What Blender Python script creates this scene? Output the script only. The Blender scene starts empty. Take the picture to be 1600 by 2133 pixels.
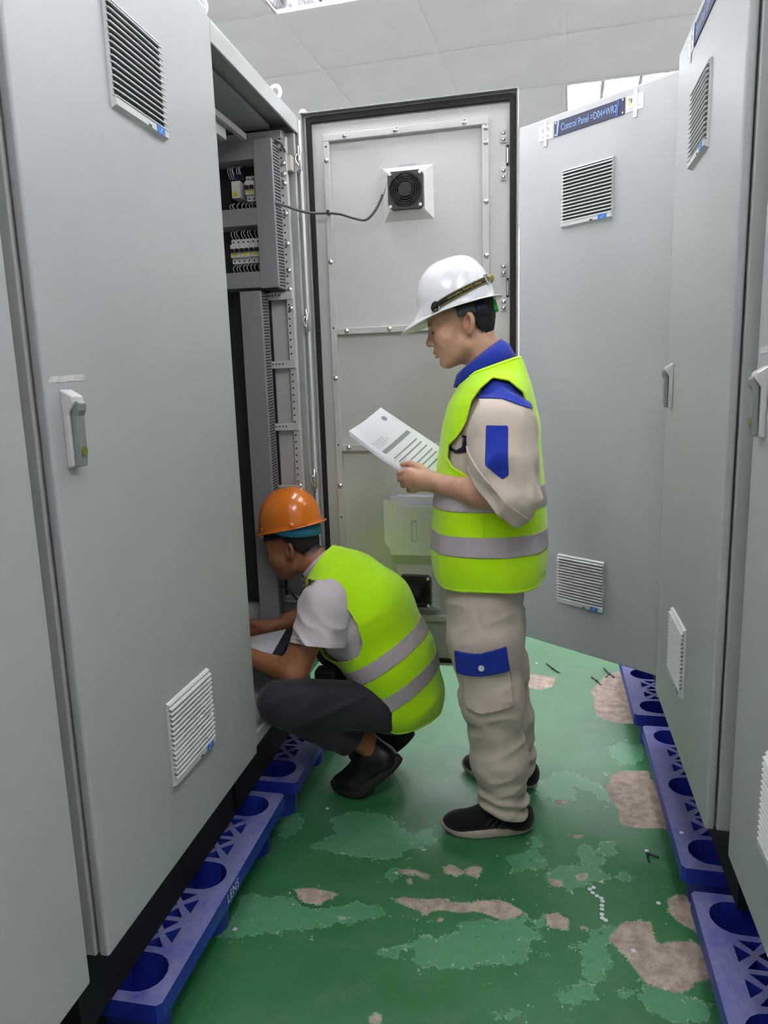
import bpy, bmesh, math, random
import numpy as np
from mathutils import Matrix, Vector
random.seed(7)
SC = bpy.context.scene
COL = SC.collection
D2R = math.pi / 180

# ------------------------------------------------------------------ camera
CAM_H = 1.43
def camera():
    yaw, pitch, roll, f = .2114, .1784, .0316, 1495.7 / 1600
    fwd = Vector((-math.sin(yaw) * math.cos(pitch), math.cos(yaw) * math.cos(pitch), -math.sin(pitch)))
    right = Vector((math.cos(yaw), math.sin(yaw), 0)); down = fwd.cross(right)
    r2 = math.cos(roll) * right + math.sin(roll) * down
    d2 = -math.sin(roll) * right + math.cos(roll) * down
    m = Matrix.Identity(4)
    for i, v in enumerate((r2, -d2, -fwd)):
        m[0][i], m[1][i], m[2][i] = v
    m.translation = (0, 0, CAM_H)
    cd = bpy.data.cameras.new('camera'); o = bpy.data.objects.new('camera', cd)
    cd.sensor_fit = 'HORIZONTAL'; cd.sensor_width = 36; cd.lens = 36 * f; cd.clip_start = .02
    COL.objects.link(o); o.matrix_world = m; SC.camera = o
camera()

# ------------------------------------------------------------------ world, exposure
W = bpy.data.worlds.new('world'); SC.world = W; W.use_nodes = True
W.node_tree.nodes['Background'].inputs[0].default_value = (.8, .85, 1, 1)
W.node_tree.nodes['Background'].inputs[1].default_value = .05
vs = SC.view_settings
vs.view_transform = 'Standard'; vs.look = 'None'; vs.gamma = 1; vs.use_curve_mapping = False
vs.exposure = 1.3
SC.cycles.max_bounces = 7; SC.cycles.diffuse_bounces = 5; SC.cycles.glossy_bounces = 3; SC.cycles.transmission_bounces = 2
TUBE_STRENGTH = 17.0

# ------------------------------------------------------------------ materials
def srgb(h):
    h = h.lstrip('#'); c = [int(h[i:i + 2], 16) / 255 for i in (0, 2, 4)]
    return tuple(x / 12.92 if x <= .04045 else ((x + .055) / 1.055) ** 2.4 for x in c)
class NT:
    def __init__(s, name):
        s.m = bpy.data.materials.new(name); s.m.use_nodes = True; s.t = s.m.node_tree
        s.b = s.t.nodes['Principled BSDF']
    def n(s, kind, **kw):
        nd = s.t.nodes.new(kind)
        for k, v in kw.items():
            if k.startswith('i_'):
                key = k[2:]; key = int(key) if key.isdigit() else key.replace('_', ' ')
                s.set(nd.inputs[key], v)
            else: setattr(nd, k, v)
        return nd
    def set(s, sock, v):
        if isinstance(v, bpy.types.NodeSocket): s.t.links.new(v, sock)
        elif isinstance(v, bpy.types.Node): s.t.links.new(v.outputs[0], sock)
        else:
            if isinstance(v, tuple) and len(v) == 3 and sock.type == 'RGBA': v = v + (1,)
            sock.default_value = v
    def math(s, op, a, b=0.0, c=None, clamp=False):
        nd = s.t.nodes.new('ShaderNodeMath'); nd.operation = op; nd.use_clamp = clamp
        s.set(nd.inputs[0], a); s.set(nd.inputs[1], b)
        if c is not None: s.set(nd.inputs[2], c)
        return nd.outputs[0]
    def mix(s, f, a, b):
        nd = s.t.nodes.new('ShaderNodeMix'); nd.data_type = 'RGBA'
        s.set(nd.inputs[0], f); s.set(nd.inputs[6], a); s.set(nd.inputs[7], b)
        return nd.outputs[2]
    def noise(s, scale, detail=3, rough=.55, vec=None):
        nd = s.t.nodes.new('ShaderNodeTexNoise'); nd.inputs['Scale'].default_value = scale
        nd.inputs['Detail'].default_value = detail; nd.inputs['Roughness'].default_value = rough
        if vec is None:
            if not hasattr(s, 'oc'): s.oc = s.t.nodes.new('ShaderNodeTexCoord').outputs['Object']
            vec = s.oc
        s.set(nd.inputs['Vector'], vec); return nd.outputs['Fac']
    def smooth(s, v, a, b):
        nd = s.t.nodes.new('ShaderNodeMapRange'); nd.interpolation_type = 'SMOOTHSTEP'
        s.set(nd.inputs[0], v); nd.inputs[1].default_value = a; nd.inputs[2].default_value = b
        return nd.outputs[0]
    def bump(s, h, strength=.3, dist=.002):
        nd = s.t.nodes.new('ShaderNodeBump'); nd.inputs['Strength'].default_value = strength
        nd.inputs['Distance'].default_value = dist; s.set(nd.inputs['Height'], h)
        s.set(s.b.inputs['Normal'], nd.outputs[0])
def mat(name, col, rough=.5, metal=0.0, var=.04, scale=40, bump=0.0, bscale=300, spec=None, **kw):
    t = NT(name)
    c = srgb(col) if isinstance(col, str) else col
    if var:
        f = t.smooth(t.noise(scale), .3, .7)
        t.set(t.b.inputs['Base Color'], t.mix(f, tuple(x * (1 - var) for x in c), tuple(min(1, x * (1 + var)) for x in c)))
    else: t.set(t.b.inputs['Base Color'], c)
    t.b.inputs['Roughness'].default_value = rough; t.b.inputs['Metallic'].default_value = metal
    if spec is not None: t.b.inputs['Specular IOR Level'].default_value = spec
    if bump: t.bump(t.noise(bscale, 2), bump, .001)
    for k, v in kw.items(): t.b.inputs[k.replace('_', ' ')].default_value = v
    return t.m
M = {}
M['paint'] = mat('light grey textured enamel', (.385, .401, .404), .42, 0, .012, 6, .12, 900)
M['paint2'] = mat('frame grey enamel', (.37, .385, .38), .4, 0, .02, 8)
M['paint_lit'] = mat('light-raised inner enamel', (.575, .565, .55), .38, 0, .012, 5, .08, 900)  # same enamel as outside, lightened in place of light on the open door
M['plinth'] = mat('black plinth enamel', (.004, .004, .0045), .7, 0, .1, 30)
M['gasket'] = mat('black foam gasket', (.012, .012, .014), .8, 0, .2, 300)
M['grille'] = mat('light grey plastic', (.56, .575, .575), .45, 0, .01)
M['slat_shade'] = mat('dark slat shade backing', (.10, .105, .11), .9, 0, .1, 300)  # dark backing that colours in the shade between the louvre slats
M['steel'] = mat('zinc plated steel', (.62, .62, .62), .28, 1, .08, 60)
M['chrome'] = mat('bright zinc', (.75, .75, .76), .16, 1, .04, 60)
M['lever'] = mat('dark grey lever', (.20, .22, .22), .4, 0, .03)
M['handle_base'] = mat('silver grey handle base', (.55, .54, .54), .35, .2, .02)
M['duct'] = mat('grey pvc trunking', (.26, .26, .275), .5, 0, .02)
M['slot'] = mat('dark slot', (.02, .02, .023), .7, 0, 0)
M['black'] = mat('black plastic', (.012, .012, .014), .38, 0, .05)
M['black2'] = mat('soft black plastic', (.02, .02, .022), .6, 0, .05)
M['white_plastic'] = mat('white plastic', (.72, .72, .70), .4, 0, .02)
M['cream'] = mat('cream plastic', (.60, .56, .47), .45, 0, .02)
M['yellow'] = mat('yellow tag', (.75, .60, .03), .5, 0, .05)
M['red'] = mat('red line', (.55, .08, .08), .5, 0, 0)
M['wire_white'] = mat('white wire', (.6, .6, .62), .5, 0, .02)
M['wire_blue'] = mat('blue ferrule', (.02, .03, .16), .5, 0, .05)
M['cable'] = mat('grey cable sheath', (.10, .105, .11), .5, 0, .1, 200)
M['label_blue'] = mat('blue sticker', (.03, .16, .55), .4, 0, .05)
M['navy'] = mat('navy engraved plate', (.004, .008, .048), .5, 0, .05)
M['text_blue'] = mat('light blue engraving', (.20, .36, .68), .5, 0, 0)
M['tape'] = mat('masking tape', (.60, .60, .56), .7, 0, .1, 60)
M['clear_tape'] = mat('clear tape', (.72, .73, .78), .18, 0, .03, 60)
M['clear_blue'] = mat('tape over navy', (.06, .12, .36), .15, 0, .1, 60)
M['sticker'] = mat('white sticker', (.66, .67, .72), .4, 0, .02)
M['paper'] = mat('white paper', (.74, .75, .80), .7, 0, .01)
M['ink'] = mat('grey print', (.27, .27, .31), .7, 0, .25, 500)
M['ink_light'] = mat('pale print', (.42, .42, .47), .7, 0, .2, 700)
M['ceiling'] = mat('ceiling tile', (.86, .85, .825), .9, 0, .03, 3, .15, 250)
M['tbar'] = mat('ceiling grid', (.86, .85, .825), .6, 0, .01)
M['wall'] = mat('white wall paint', (.72, .72, .71), .8, 0, .02, 2)
M['acid'] = mat('green brown lock insert', (.16, .17, .02), .4, 0, .1)

# ------------------------------------------------------------------ mesh building
def mesh_from(verts, faces, mats, mi=None, smooth=False, name='m'):
    me = bpy.data.meshes.new(name)
    me.from_pydata([tuple(map(float, v)) for v in verts], [], [tuple(map(int, f)) for f in faces])
    for m in (mats if isinstance(mats, (list, tuple)) else [mats]): me.materials.append(m)
    if mi is not None: me.polygons.foreach_set('material_index', mi)
    if smooth: me.polygons.foreach_set('use_smooth', [True] * len(me.polygons))
    me.validate(); me.update(); return me
def link(name, me, parent=None, mtx=None, smooth_angle=None):
    o = bpy.data.objects.new(name, me); COL.objects.link(o)
    if parent is not None: o.parent = parent
    if mtx is not None: o.matrix_local = mtx
    return o
def empty(name, label, cat, loc=(0, 0, 0), rotz=0, group=None):
    o = bpy.data.objects.new(name, None); COL.objects.link(o)
    o.empty_display_size = .1
    o.matrix_world = Matrix.Translation(loc) @ Matrix.Rotation(rotz, 4, 'Z')
    o['label'] = label; o['category'] = cat
    if group: o['group'] = group
    return o
def tag(o, label, cat, group=None):
    o['label'] = label; o['category'] = cat
    if group: o['group'] = group
    return o
class MB:
    """collects boxes, prisms, tubes into one mesh"""
    def __init__(s): s.v = []; s.f = []; s.mi = []; s.cur = 0
    def add(s, v, f):
        k = len(s.v); s.v += [tuple(x) for x in v]; s.f += [tuple(i + k for i in q) for q in f]; s.mi += [s.cur] * len(f); return s
    def box(s, x0, x1, y0, y1, z0, z1):
        v = [(x, y, z) for x in (x0, x1) for y in (y0, y1) for z in (z0, z1)]
        return s.add(v, [(0, 1, 3, 2), (4, 6, 7, 5), (0, 4, 5, 1), (2, 3, 7, 6), (0, 2, 6, 4), (1, 5, 7, 3)])
    def prism(s, poly, a, b, axis='y'):
        """poly: list of 2D pts; extruded from a to b along axis"""
        def P(p, t): return {'y': (p[0], t, p[1]), 'x': (t, p[0], p[1]), 'z': (p[0], p[1], t)}[axis]
        n = len(poly); v = [P(p, a) for p in poly] + [P(p, b) for p in poly]
        f = [tuple(range(n))[::-1], tuple(range(n, 2 * n))] + [(i, (i + 1) % n, n + (i + 1) % n, n + i) for i in range(n)]
        return s.add(v, f)
    def cyl(s, c, r, d, n=12, r2=None, axis=(0, 0, 1)):
        a = Vector(axis).normalized(); c = Vector(c); u = a.orthogonal().normalized(); w = a.cross(u); r2 = r if r2 is None else r2
        v = []
        for k, rr in ((0, r), (1, r2)):
            for i in range(n):
                t = 2 * math.pi * i / n; v.append(c + a * d * k + (u * math.cos(t) + w * math.sin(t)) * rr)
        f = [tuple(range(n))[::-1], tuple(range(n, 2 * n))] + [(i, (i + 1) % n, n + (i + 1) % n, n + i) for i in range(n)]
        return s.add(v, f)
    def dome(s, c, r, h, n=10, axis=(0, 0, 1)):
        a = Vector(axis).normalized(); c = Vector(c); u = a.orthogonal().normalized(); w = a.cross(u); v = []; f = []
        for k in range(3):
            ph = k * math.pi / 6
            for i in range(n):
                t = 2 * math.pi * i / n; v.append(c + a * h * math.sin(ph) + (u * math.cos(t) + w * math.sin(t)) * r * math.cos(ph))
        v.append(c + a * h)
        for k in range(2): f += [(k * n + i, k * n + (i + 1) % n, (k + 1) * n + (i + 1) % n, (k + 1) * n + i) for i in range(n)]
        f += [(2 * n + i, 2 * n + (i + 1) % n, 3 * n) for i in range(n)]
        return s.add(v, f)
    def tube(s, pts, r, n=6, closed=False):
        pts = [Vector(p) for p in pts]; N = len(pts); v = []; f = []; up = None
        rr = r if isinstance(r, (list, tuple)) else [r] * N
        for i, p in enumerate(pts):
            if closed: t = (pts[(i + 1) % N] - pts[i - 1]).normalized()
            else: t = (pts[min(i + 1, N - 1)] - pts[max(i - 1, 0)]).normalized()
            if up is None: up = t.orthogonal().normalized()
            up = (up - t * up.dot(t)).normalized(); w = t.cross(up)
            for k in range(n):
                a = 2 * math.pi * k / n; v.append(p + (up * math.cos(a) + w * math.sin(a)) * rr[i])
        for i in range(N if closed else N - 1):
            j = (i + 1) % N
            f += [(i * n + k, i * n + (k + 1) % n, j * n + (k + 1) % n, j * n + k) for k in range(n)]
        if not closed: f += [tuple(range(n))[::-1], tuple(range((N - 1) * n, N * n))]
        return s.add(v, f)
    def mesh(s, mats, smooth=False): return mesh_from(s.v, s.f, mats, s.mi, smooth)
    def build(s, name, mats, parent=None, mtx=None, smooth=False, bevel=0, seg=2):
        o = link(name, s.mesh(mats, smooth), parent, mtx)
        if bevel:
            b = o.modifiers.new('bevel', 'BEVEL'); b.width = bevel; b.segments = seg; b.limit_method = 'ANGLE'; b.angle_limit = .6
            o.data.polygons.foreach_set('use_smooth', [True] * len(o.data.polygons))
            w = o.modifiers.new('wn', 'WEIGHTED_NORMAL'); w.keep_sharp = True
        return o
def box(name, m, parent, x0, x1, y0, y1, z0, z1, mtx=None, bevel=0, seg=2):
    return MB().box(x0, x1, y0, y1, z0, z1).build(name, m, parent, mtx, bevel=bevel, seg=seg)
def spline(pts, n=8):
    """Catmull-Rom through pts"""
    P = [Vector(p) for p in pts]; P = [P[0] * 2 - P[1]] + P + [P[-1] * 2 - P[-2]]; out = []
    for i in range(1, len(P) - 2):
        a, b, c, d = P[i - 1:i + 3]
        for k in range(n):
            t = k / n
            out.append(.5 * ((2 * b) + (c - a) * t + (2 * a - 5 * b + 4 * c - d) * t * t + (3 * b - a - 3 * c + d) * t ** 3))
    out.append(P[-2]); return out
def text_mesh(body, size, mats, align='CENTER', extrude=0.0, shear=0, space=1.0):
    cu = bpy.data.curves.new('t', 'FONT'); cu.body = body; cu.size = size; cu.align_x = align; cu.align_y = 'CENTER'
    cu.extrude = extrude; cu.resolution_u = 3; cu.shear = shear; cu.space_character = space
    o = bpy.data.objects.new('t', cu); COL.objects.link(o)
    bpy.context.view_layer.update()
    me = bpy.data.meshes.new_from_object(o.evaluated_get(bpy.context.evaluated_depsgraph_get()))
    bpy.data.objects.remove(o); bpy.data.curves.remove(cu)
    me.materials.clear(); me.materials.append(mats); return me
FRONT = Matrix.Rotation(math.pi / 2, 4, 'X')       # text plane -> faces local -y
# ================================================================== SETTING
BARE = [[(0.255,2.423),(0.278,2.504),(0.32,2.545),(0.409,2.558),(0.427,2.355),(0.426,2.214),(0.336,2.199),(0.277,2.209),(0.277,2.289),(0.263,2.351)],[(0.194,1.706),(0.229,1.763),(0.267,1.776),(0.306,1.783),(0.304,1.737),(0.315,1.697),(0.338,1.719),(0.386,1.721),(0.398,1.735),(0.425,1.704),(0.432,1.62),(0.37,1.594),(0.357,1.568),(0.34,1.562),(0.301,1.566),(0.266,1.575),(0.246,1.615),(0.225,1.652),(0.214,1.667)],[(0.357,1.831),(0.37,1.882),(0.393,1.904),(0.438,1.894),(0.435,1.747),(0.405,1.774),(0.378,1.795)],[(-0.386,1.749),(-0.361,1.761),(-0.304,1.763),(-0.227,1.78),(-0.246,1.764),(-0.177,1.773),(-0.133,1.791),(-0.079,1.793),(-0.044,1.777),(-0.022,1.76),(-0.057,1.731),(-0.09,1.725),(-0.14,1.744),(-0.198,1.734),(-0.242,1.733),(-0.292,1.719),(-0.329,1.726)],[(0.033,1.763),(0.062,1.771),(0.094,1.753),(0.09,1.71),(0.06,1.721),(0.037,1.724)],[(-0.264,1.907),(-0.239,1.927),(-0.207,1.9),(-0.209,1.872),(-0.25,1.881)],[(-0.195,1.91),(-0.172,1.93),(-0.145,1.926),(-0.154,1.901),(-0.154,1.869),(-0.177,1.889),(-0.192,1.882)],[(0.045,1.91),(0.08,1.908),(0.084,1.878),(0.06,1.882)],[(0.122,1.939),(0.153,1.952),(0.154,1.928),(0.126,1.912)],[(0.119,1.738),(0.139,1.735),(0.145,1.723),(0.125,1.726)],[(-0.676,1.746),(-0.612,1.757),(-0.542,1.746),(-0.576,1.713),(-0.581,1.694),(-0.631,1.697),(-0.656,1.722)],[(-0.388,1.875),(-0.364,1.884),(-0.301,1.869),(-0.306,1.848),(-0.33,1.86),(-0.38,1.86)],[(-0.363,1.842),(-0.344,1.846),(-0.34,1.822),(-0.353,1.82)],[(-0.525,1.664),(-0.496,1.665),(-0.496,1.653),(-0.516,1.651)],[(-0.367,1.366),(-0.353,1.383),(-0.337,1.376),(-0.335,1.359),(-0.359,1.351)],[(-0.065,3.368),(0.002,3.39),(0.102,3.366),(0.081,3.258),(0.03,3.217),(-0.062,3.238)],[(0.256,3.226),(0.335,3.422),(0.407,3.481),(0.434,3.318),(0.42,2.931),(0.34,2.928),(0.264,2.982),(0.258,3.079),(0.269,3.163)],[(0.064,2.314),(0.106,2.315),(0.117,2.301),(0.075,2.3)],[(0.126,2.128),(0.152,2.133),(0.148,2.12),(0.129,2.115)],[(-0.298,1.724),(-0.277,1.724),(-0.284,1.701),(-0.297,1.706)],[(-0.253,1.7),(-0.238,1.703),(-0.239,1.69),(-0.252,1.689)]]
PEEL = [[(-0.659,2.079),(-0.632,2.121),(-0.598,2.142),(-0.489,2.143),(-0.419,2.077),(-0.386,2.062),(-0.328,2.081),(-0.298,2.038),(-0.318,2.006),(-0.397,1.957),(-0.434,1.906),(-0.524,1.918),(-0.603,1.923),(-0.685,1.937),(-0.655,1.98),(-0.622,2.014)],[(-0.817,1.688),(-0.793,1.711),(-0.728,1.703),(-0.667,1.705),(-0.608,1.675),(-0.548,1.689),(-0.487,1.721),(-0.428,1.723),(-0.401,1.692),(-0.421,1.668),(-0.493,1.642),(-0.567,1.612),(-0.645,1.595),(-0.678,1.57),(-0.778,1.546),(-0.822,1.538),(-0.798,1.603)],[(-0.31,1.6),(-0.289,1.639),(-0.229,1.63),(-0.195,1.672),(-0.205,1.663),(-0.17,1.702),(-0.076,1.724),(-0.019,1.747),(-0.009,1.703),(0.023,1.677),(-0.013,1.652),(-0.017,1.598),(-0.052,1.58),(-0.135,1.555),(-0.217,1.535),(-0.226,1.533),(-0.317,1.547),(-0.287,1.561)],[(-0.38,1.557),(-0.363,1.582),(-0.332,1.584),(-0.329,1.557),(-0.361,1.548)],[(-0.826,2.001),(-0.79,2.101),(-0.745,2.065),(-0.752,2.008),(-0.789,1.968)],[(-0.43,1.86),(-0.401,1.886),(-0.384,1.855),(-0.395,1.821)],[(-0.082,1.987),(-0.034,2.016),(0.004,2.035),(0.038,1.998),(0.03,1.955),(-0.001,1.942),(-0.053,1.925)],[(0.038,1.94),(0.072,1.966),(0.139,1.973),(0.191,1.982),(0.219,1.947),(0.186,1.922),(0.15,1.897),(0.104,1.867),(0.06,1.882),(0.04,1.901)],[(0.135,2.074),(0.174,2.094),(0.176,2.055),(0.21,2.018),(0.203,1.996),(0.14,1.99),(0.129,2.021)],[(0.2,2.059),(0.213,2.114),(0.246,2.119),(0.249,2.076),(0.228,2.046),(0.206,2.038)],[(0.241,1.966),(0.257,1.981),(0.275,1.964),(0.262,1.939),(0.243,1.939)],[(-0.0,1.737),(0.038,1.764),(0.037,1.724),(0.014,1.7)],[(0.114,1.604),(0.126,1.67),(0.157,1.731),(0.205,1.752),(0.217,1.742),(0.179,1.673),(0.189,1.64),(0.177,1.592),(0.148,1.544),(0.128,1.562)],[(0.065,1.499),(0.076,1.532),(0.111,1.551),(0.139,1.537),(0.147,1.508),(0.112,1.497),(0.074,1.473)],[(0.24,1.534),(0.261,1.569),(0.309,1.567),(0.352,1.562),(0.377,1.548),(0.401,1.533),(0.381,1.496),(0.332,1.474),(0.273,1.486)],[(-0.092,1.426),(-0.039,1.441),(-0.019,1.449),(-0.019,1.43),(-0.083,1.414)],[(-0.019,2.095),(0.02,2.106),(0.02,2.065),(-0.002,2.048)],[(-0.003,2.4),(0.08,2.498),(0.126,2.518),(0.169,2.475),(0.246,2.427),(0.262,2.34),(0.236,2.314),(0.195,2.396),(0.134,2.41),(0.142,2.332),(0.082,2.317),(0.015,2.323)],[(0.287,2.709),(0.338,2.765),(0.417,2.728),(0.394,2.619),(0.32,2.593),(0.289,2.647)],[(0.201,1.528),(0.221,1.547),(0.238,1.547),(0.227,1.527),(0.21,1.519)],[(0.014,1.633),(0.027,1.638),(0.034,1.627),(0.022,1.616)],[(0.095,1.671),(0.113,1.674),(0.11,1.664),(0.097,1.662)]]
def poly_sd(P, poly):
    """signed distance (negative inside) of points P (N,2) to polygon"""
    d = np.full(len(P), 1e9); inside = np.zeros(len(P), bool); n = len(poly)
    for i in range(n):
        a = np.array(poly[i]); b = np.array(poly[(i + 1) % n]); e = b - a; w = P - a
        t = np.clip((w @ e) / (e @ e + 1e-12), 0, 1)
        d = np.minimum(d, np.hypot(*(w - t[:, None] * e).T))
        c = ((a[1] > P[:, 1]) != (b[1] > P[:, 1])) & (P[:, 0] < (b[0] - a[0]) * (P[:, 1] - a[1]) / (b[1] - a[1] + 1e-12) + a[0])
        inside ^= c
    return np.where(inside, -d, d)
def floor_material():
    t = NT('worn green floor paint')
    at = lambda n: t.n('ShaderNodeAttribute', attribute_name=n).outputs['Fac']
    n1, n2, n3 = t.noise(28, 4, .6), t.noise(140, 3, .6), t.noise(3.2, 4, .6)
    wob = t.math('ADD', t.math('MULTIPLY', t.math('SUBTRACT', n1, .5), .075), t.math('MULTIPLY', t.math('SUBTRACT', n2, .5), .03))
    bare = t.math('ADD', at('bare'), t.math('MULTIPLY', wob, .6)); peel = t.math('ADD', at('peel'), wob)
    sp = t.noise(75, 3, .7); spm = t.noise(5, 2, .5)
    speck = t.math('MULTIPLY', t.smooth(sp, .70, .72), t.smooth(spm, .54, .62))
    fb = t.smooth(bare, .0012, -.0012); fp = t.smooth(peel, .0015, -.0015)
    rim = t.math('MULTIPLY', t.smooth(t.math('ABSOLUTE', peel), .0035, .0008), t.smooth(t.noise(45, 3, .6), .40, .62))
    rimb = t.math('MULTIPLY', t.smooth(t.math('ABSOLUTE', t.math('SUBTRACT', bare, .002)), .004, .001), t.smooth(n1, .45, .6))
    g = t.mix(t.smooth(n3, .3, .7), srgb('#28693a'), srgb('#357648'))
    g = t.mix(t.smooth(t.noise(11, 5, .7), .45, .75), g, srgb('#44744f'))
    lg = t.mix(t.smooth(n1, .3, .7), srgb('#498c60'), srgb('#578f6b'))
    g = t.mix(fp, g, lg)
    g = t.mix(t.math('MULTIPLY', rim, .55), g, srgb('#a3c3a6'))
    g = t.mix(speck, g, srgb('#b5c8ae'))
    con = t.mix(t.smooth(n1, .3, .7), srgb('#98877a'), srgb('#bdac9d'))
    con = t.mix(t.smooth(n2, .58, .72), con, srgb('#7d6c60'))
    con = t.mix(t.smooth(bare, -.25, -.35), con, srgb('#8c8f93'))  # neutral grey of the unseen outer floor, set for its bounce light
    c = t.mix(fb, g, con)
    near = t.smooth(t.math('ABSOLUTE', t.math('MINIMUM', peel, t.math('MULTIPLY', bare, 1.3))), .075, .008)
    ch = t.math('MULTIPLY', t.smooth(t.math('ADD', t.noise(34, 5, .72), t.math('MULTIPLY', near, .06)), .69, .705), t.smooth(near, .02, .3))
    c = t.mix(ch, c, t.mix(t.smooth(n1, .4, .6), srgb('#b3c2a4'), srgb('#b9ab9b')))
    dk = t.math('MULTIPLY', t.smooth(t.noise(38, 4, .6), .66, .68), fp)
    c = t.mix(t.math('MULTIPLY', dk, t.math('SUBTRACT', 1.0, fb)), c, srgb('#2d6a40'))
    scr = t.noise(1, 4, .6, t.n('ShaderNodeMapping', i_Vector=t.oc, i_Scale=(9, 95, 1), i_Rotation=(0, 0, .5)))
    c = t.mix(t.math('MULTIPLY', t.smooth(scr, .70, .74), .35), c, srgb('#8fb59a'))
    c = t.mix(t.math('MULTIPLY', rimb, .5), c, srgb('#d5d2c0'))
    t.set(t.b.inputs['Base Color'], c)
    r = t.math('ADD', t.math('MULTIPLY', fb, .45), t.math('ADD', .36, t.math('MULTIPLY', n3, .12)))
    t.set(t.b.inputs['Roughness'], r)
    h = t.math('SUBTRACT', t.math('MULTIPLY', n2, .25), t.math('ADD', t.math('MULTIPLY', fb, 1.3), t.math('MULTIPLY', fp, .5)))
    t.bump(h, .5, .0016)
    return t.m
def grid_floor():
    xs = np.concatenate([[-3.4, -2, -1.3], np.arange(-1.0, .62, .012), [1.3, 2, 3.2]])
    ys = np.concatenate([[-2.6, -1, .2], np.arange(.95, 3.75, .012), [4.6, 6, 8.1]])
    X, Y = np.meshgrid(xs, ys, indexing='ij'); P = np.stack([X.ravel(), Y.ravel()], 1)
    bare = np.full(len(P), .5); peel = np.full(len(P), .5)
    for q in BARE: bare = np.minimum(bare, poly_sd(P, q))
    for q in PEEL: peel = np.minimum(peel, poly_sd(P, q))
    out = (P[:, 0] < -1.15) | (P[:, 0] > .9) | (P[:, 1] < .5) | (P[:, 1] > 4.2)
    bare[out] = -.5          # unseen outer floor made grey to keep green bounce light down
    nx, ny = len(xs), len(ys); I = np.arange(nx * ny).reshape(nx, ny)
    F = np.stack([I[:-1, :-1], I[1:, :-1], I[1:, 1:], I[:-1, 1:]], -1).reshape(-1, 4)
    me = mesh_from(np.c_[P, np.zeros(len(P))], F, floor_material())
    for nm, a in (('bare', bare), ('peel', peel)):
        me.attributes.new(nm, 'FLOAT', 'POINT').data.foreach_set('value', a.astype(np.float32))
    o = link('floor', me); o['kind'] = 'structure'; o['label'] = 'worn green painted concrete floor with bare grey patches'
    return o
grid_floor()
def wall(name, *b):
    o = box(name, M['wall'], None, *b); o['kind'] = 'structure'
CZ = 3.01
wall('wall_left', -3.5, -3.4, -2.7, 8.2, 0, CZ + .2); wall('wall_right', 3.2, 3.3, -2.7, 8.2, 0, CZ + .2)
wall('wall_back', -3.4, 3.2, 8.1, 8.2, 0, CZ + .2); wall('wall_front', -3.4, 3.2, -2.7, -2.6, 0, CZ + .2)
# ceiling: slab above, T-bars and loose tiles
GR = Matrix.Translation((.145, 4.42, CZ)) @ Matrix.Rotation(-2.8 * D2R, 4, 'Z')
ceil = box('ceiling', M['wall'], None, -3.5, 3.3, -2.7, 8.2, CZ + .16, CZ + .2); ceil['kind'] = 'structure'
tile_me = MB().box(.006, .594, .006, .594, .001, .016).mesh(M['ceiling'])
LIGHTS = set()
LROWS = [(-8, -7), (-4, -3), (0, 1), (4, 5)]
for i in (-4, -2, 0, 2):
    for r in LROWS:
        for j in r: LIGHTS.add((i, j))
GI = GR
for i in range(-6, 6):
    for j in range(-12, 7):
        if (i, j) in LIGHTS: continue
        c = GR @ Vector((i * .6 + .3, j * .6 + .3, 0))
        if -3.25 < c.x < 3.05 and -2.5 < c.y < 8.0:
            link('ceiling_tile', tile_me, ceil, GR @ Matrix.Translation((i * .6, j * .6, 0)))
bar = MB().box(-.012, .012, 0, .6, -.004, .002).mesh(M['tbar'])
for i in range(-6, 7):
    for j in range(-12, 7):
        c = GR @ Vector((i * .6, j * .6, 0))
        if not (-3.3 < c.x < 3.1 and -2.5 < c.y < 7.9): continue
        if not ((i - 1, j) in LIGHTS and (i, j) in LIGHTS): link('grid_bar', bar, ceil, GR @ Matrix.Translation((i * .6, j * .6, 0)))
        if not ((i, j - 1) in LIGHTS and (i, j) in LIGHTS):
            link('grid_bar', bar, ceil, GR @ Matrix.Translation((i * .6 + .6, j * .6, -.0006)) @ Matrix.Rotation(math.pi / 2, 4, 'Z'))
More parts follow.
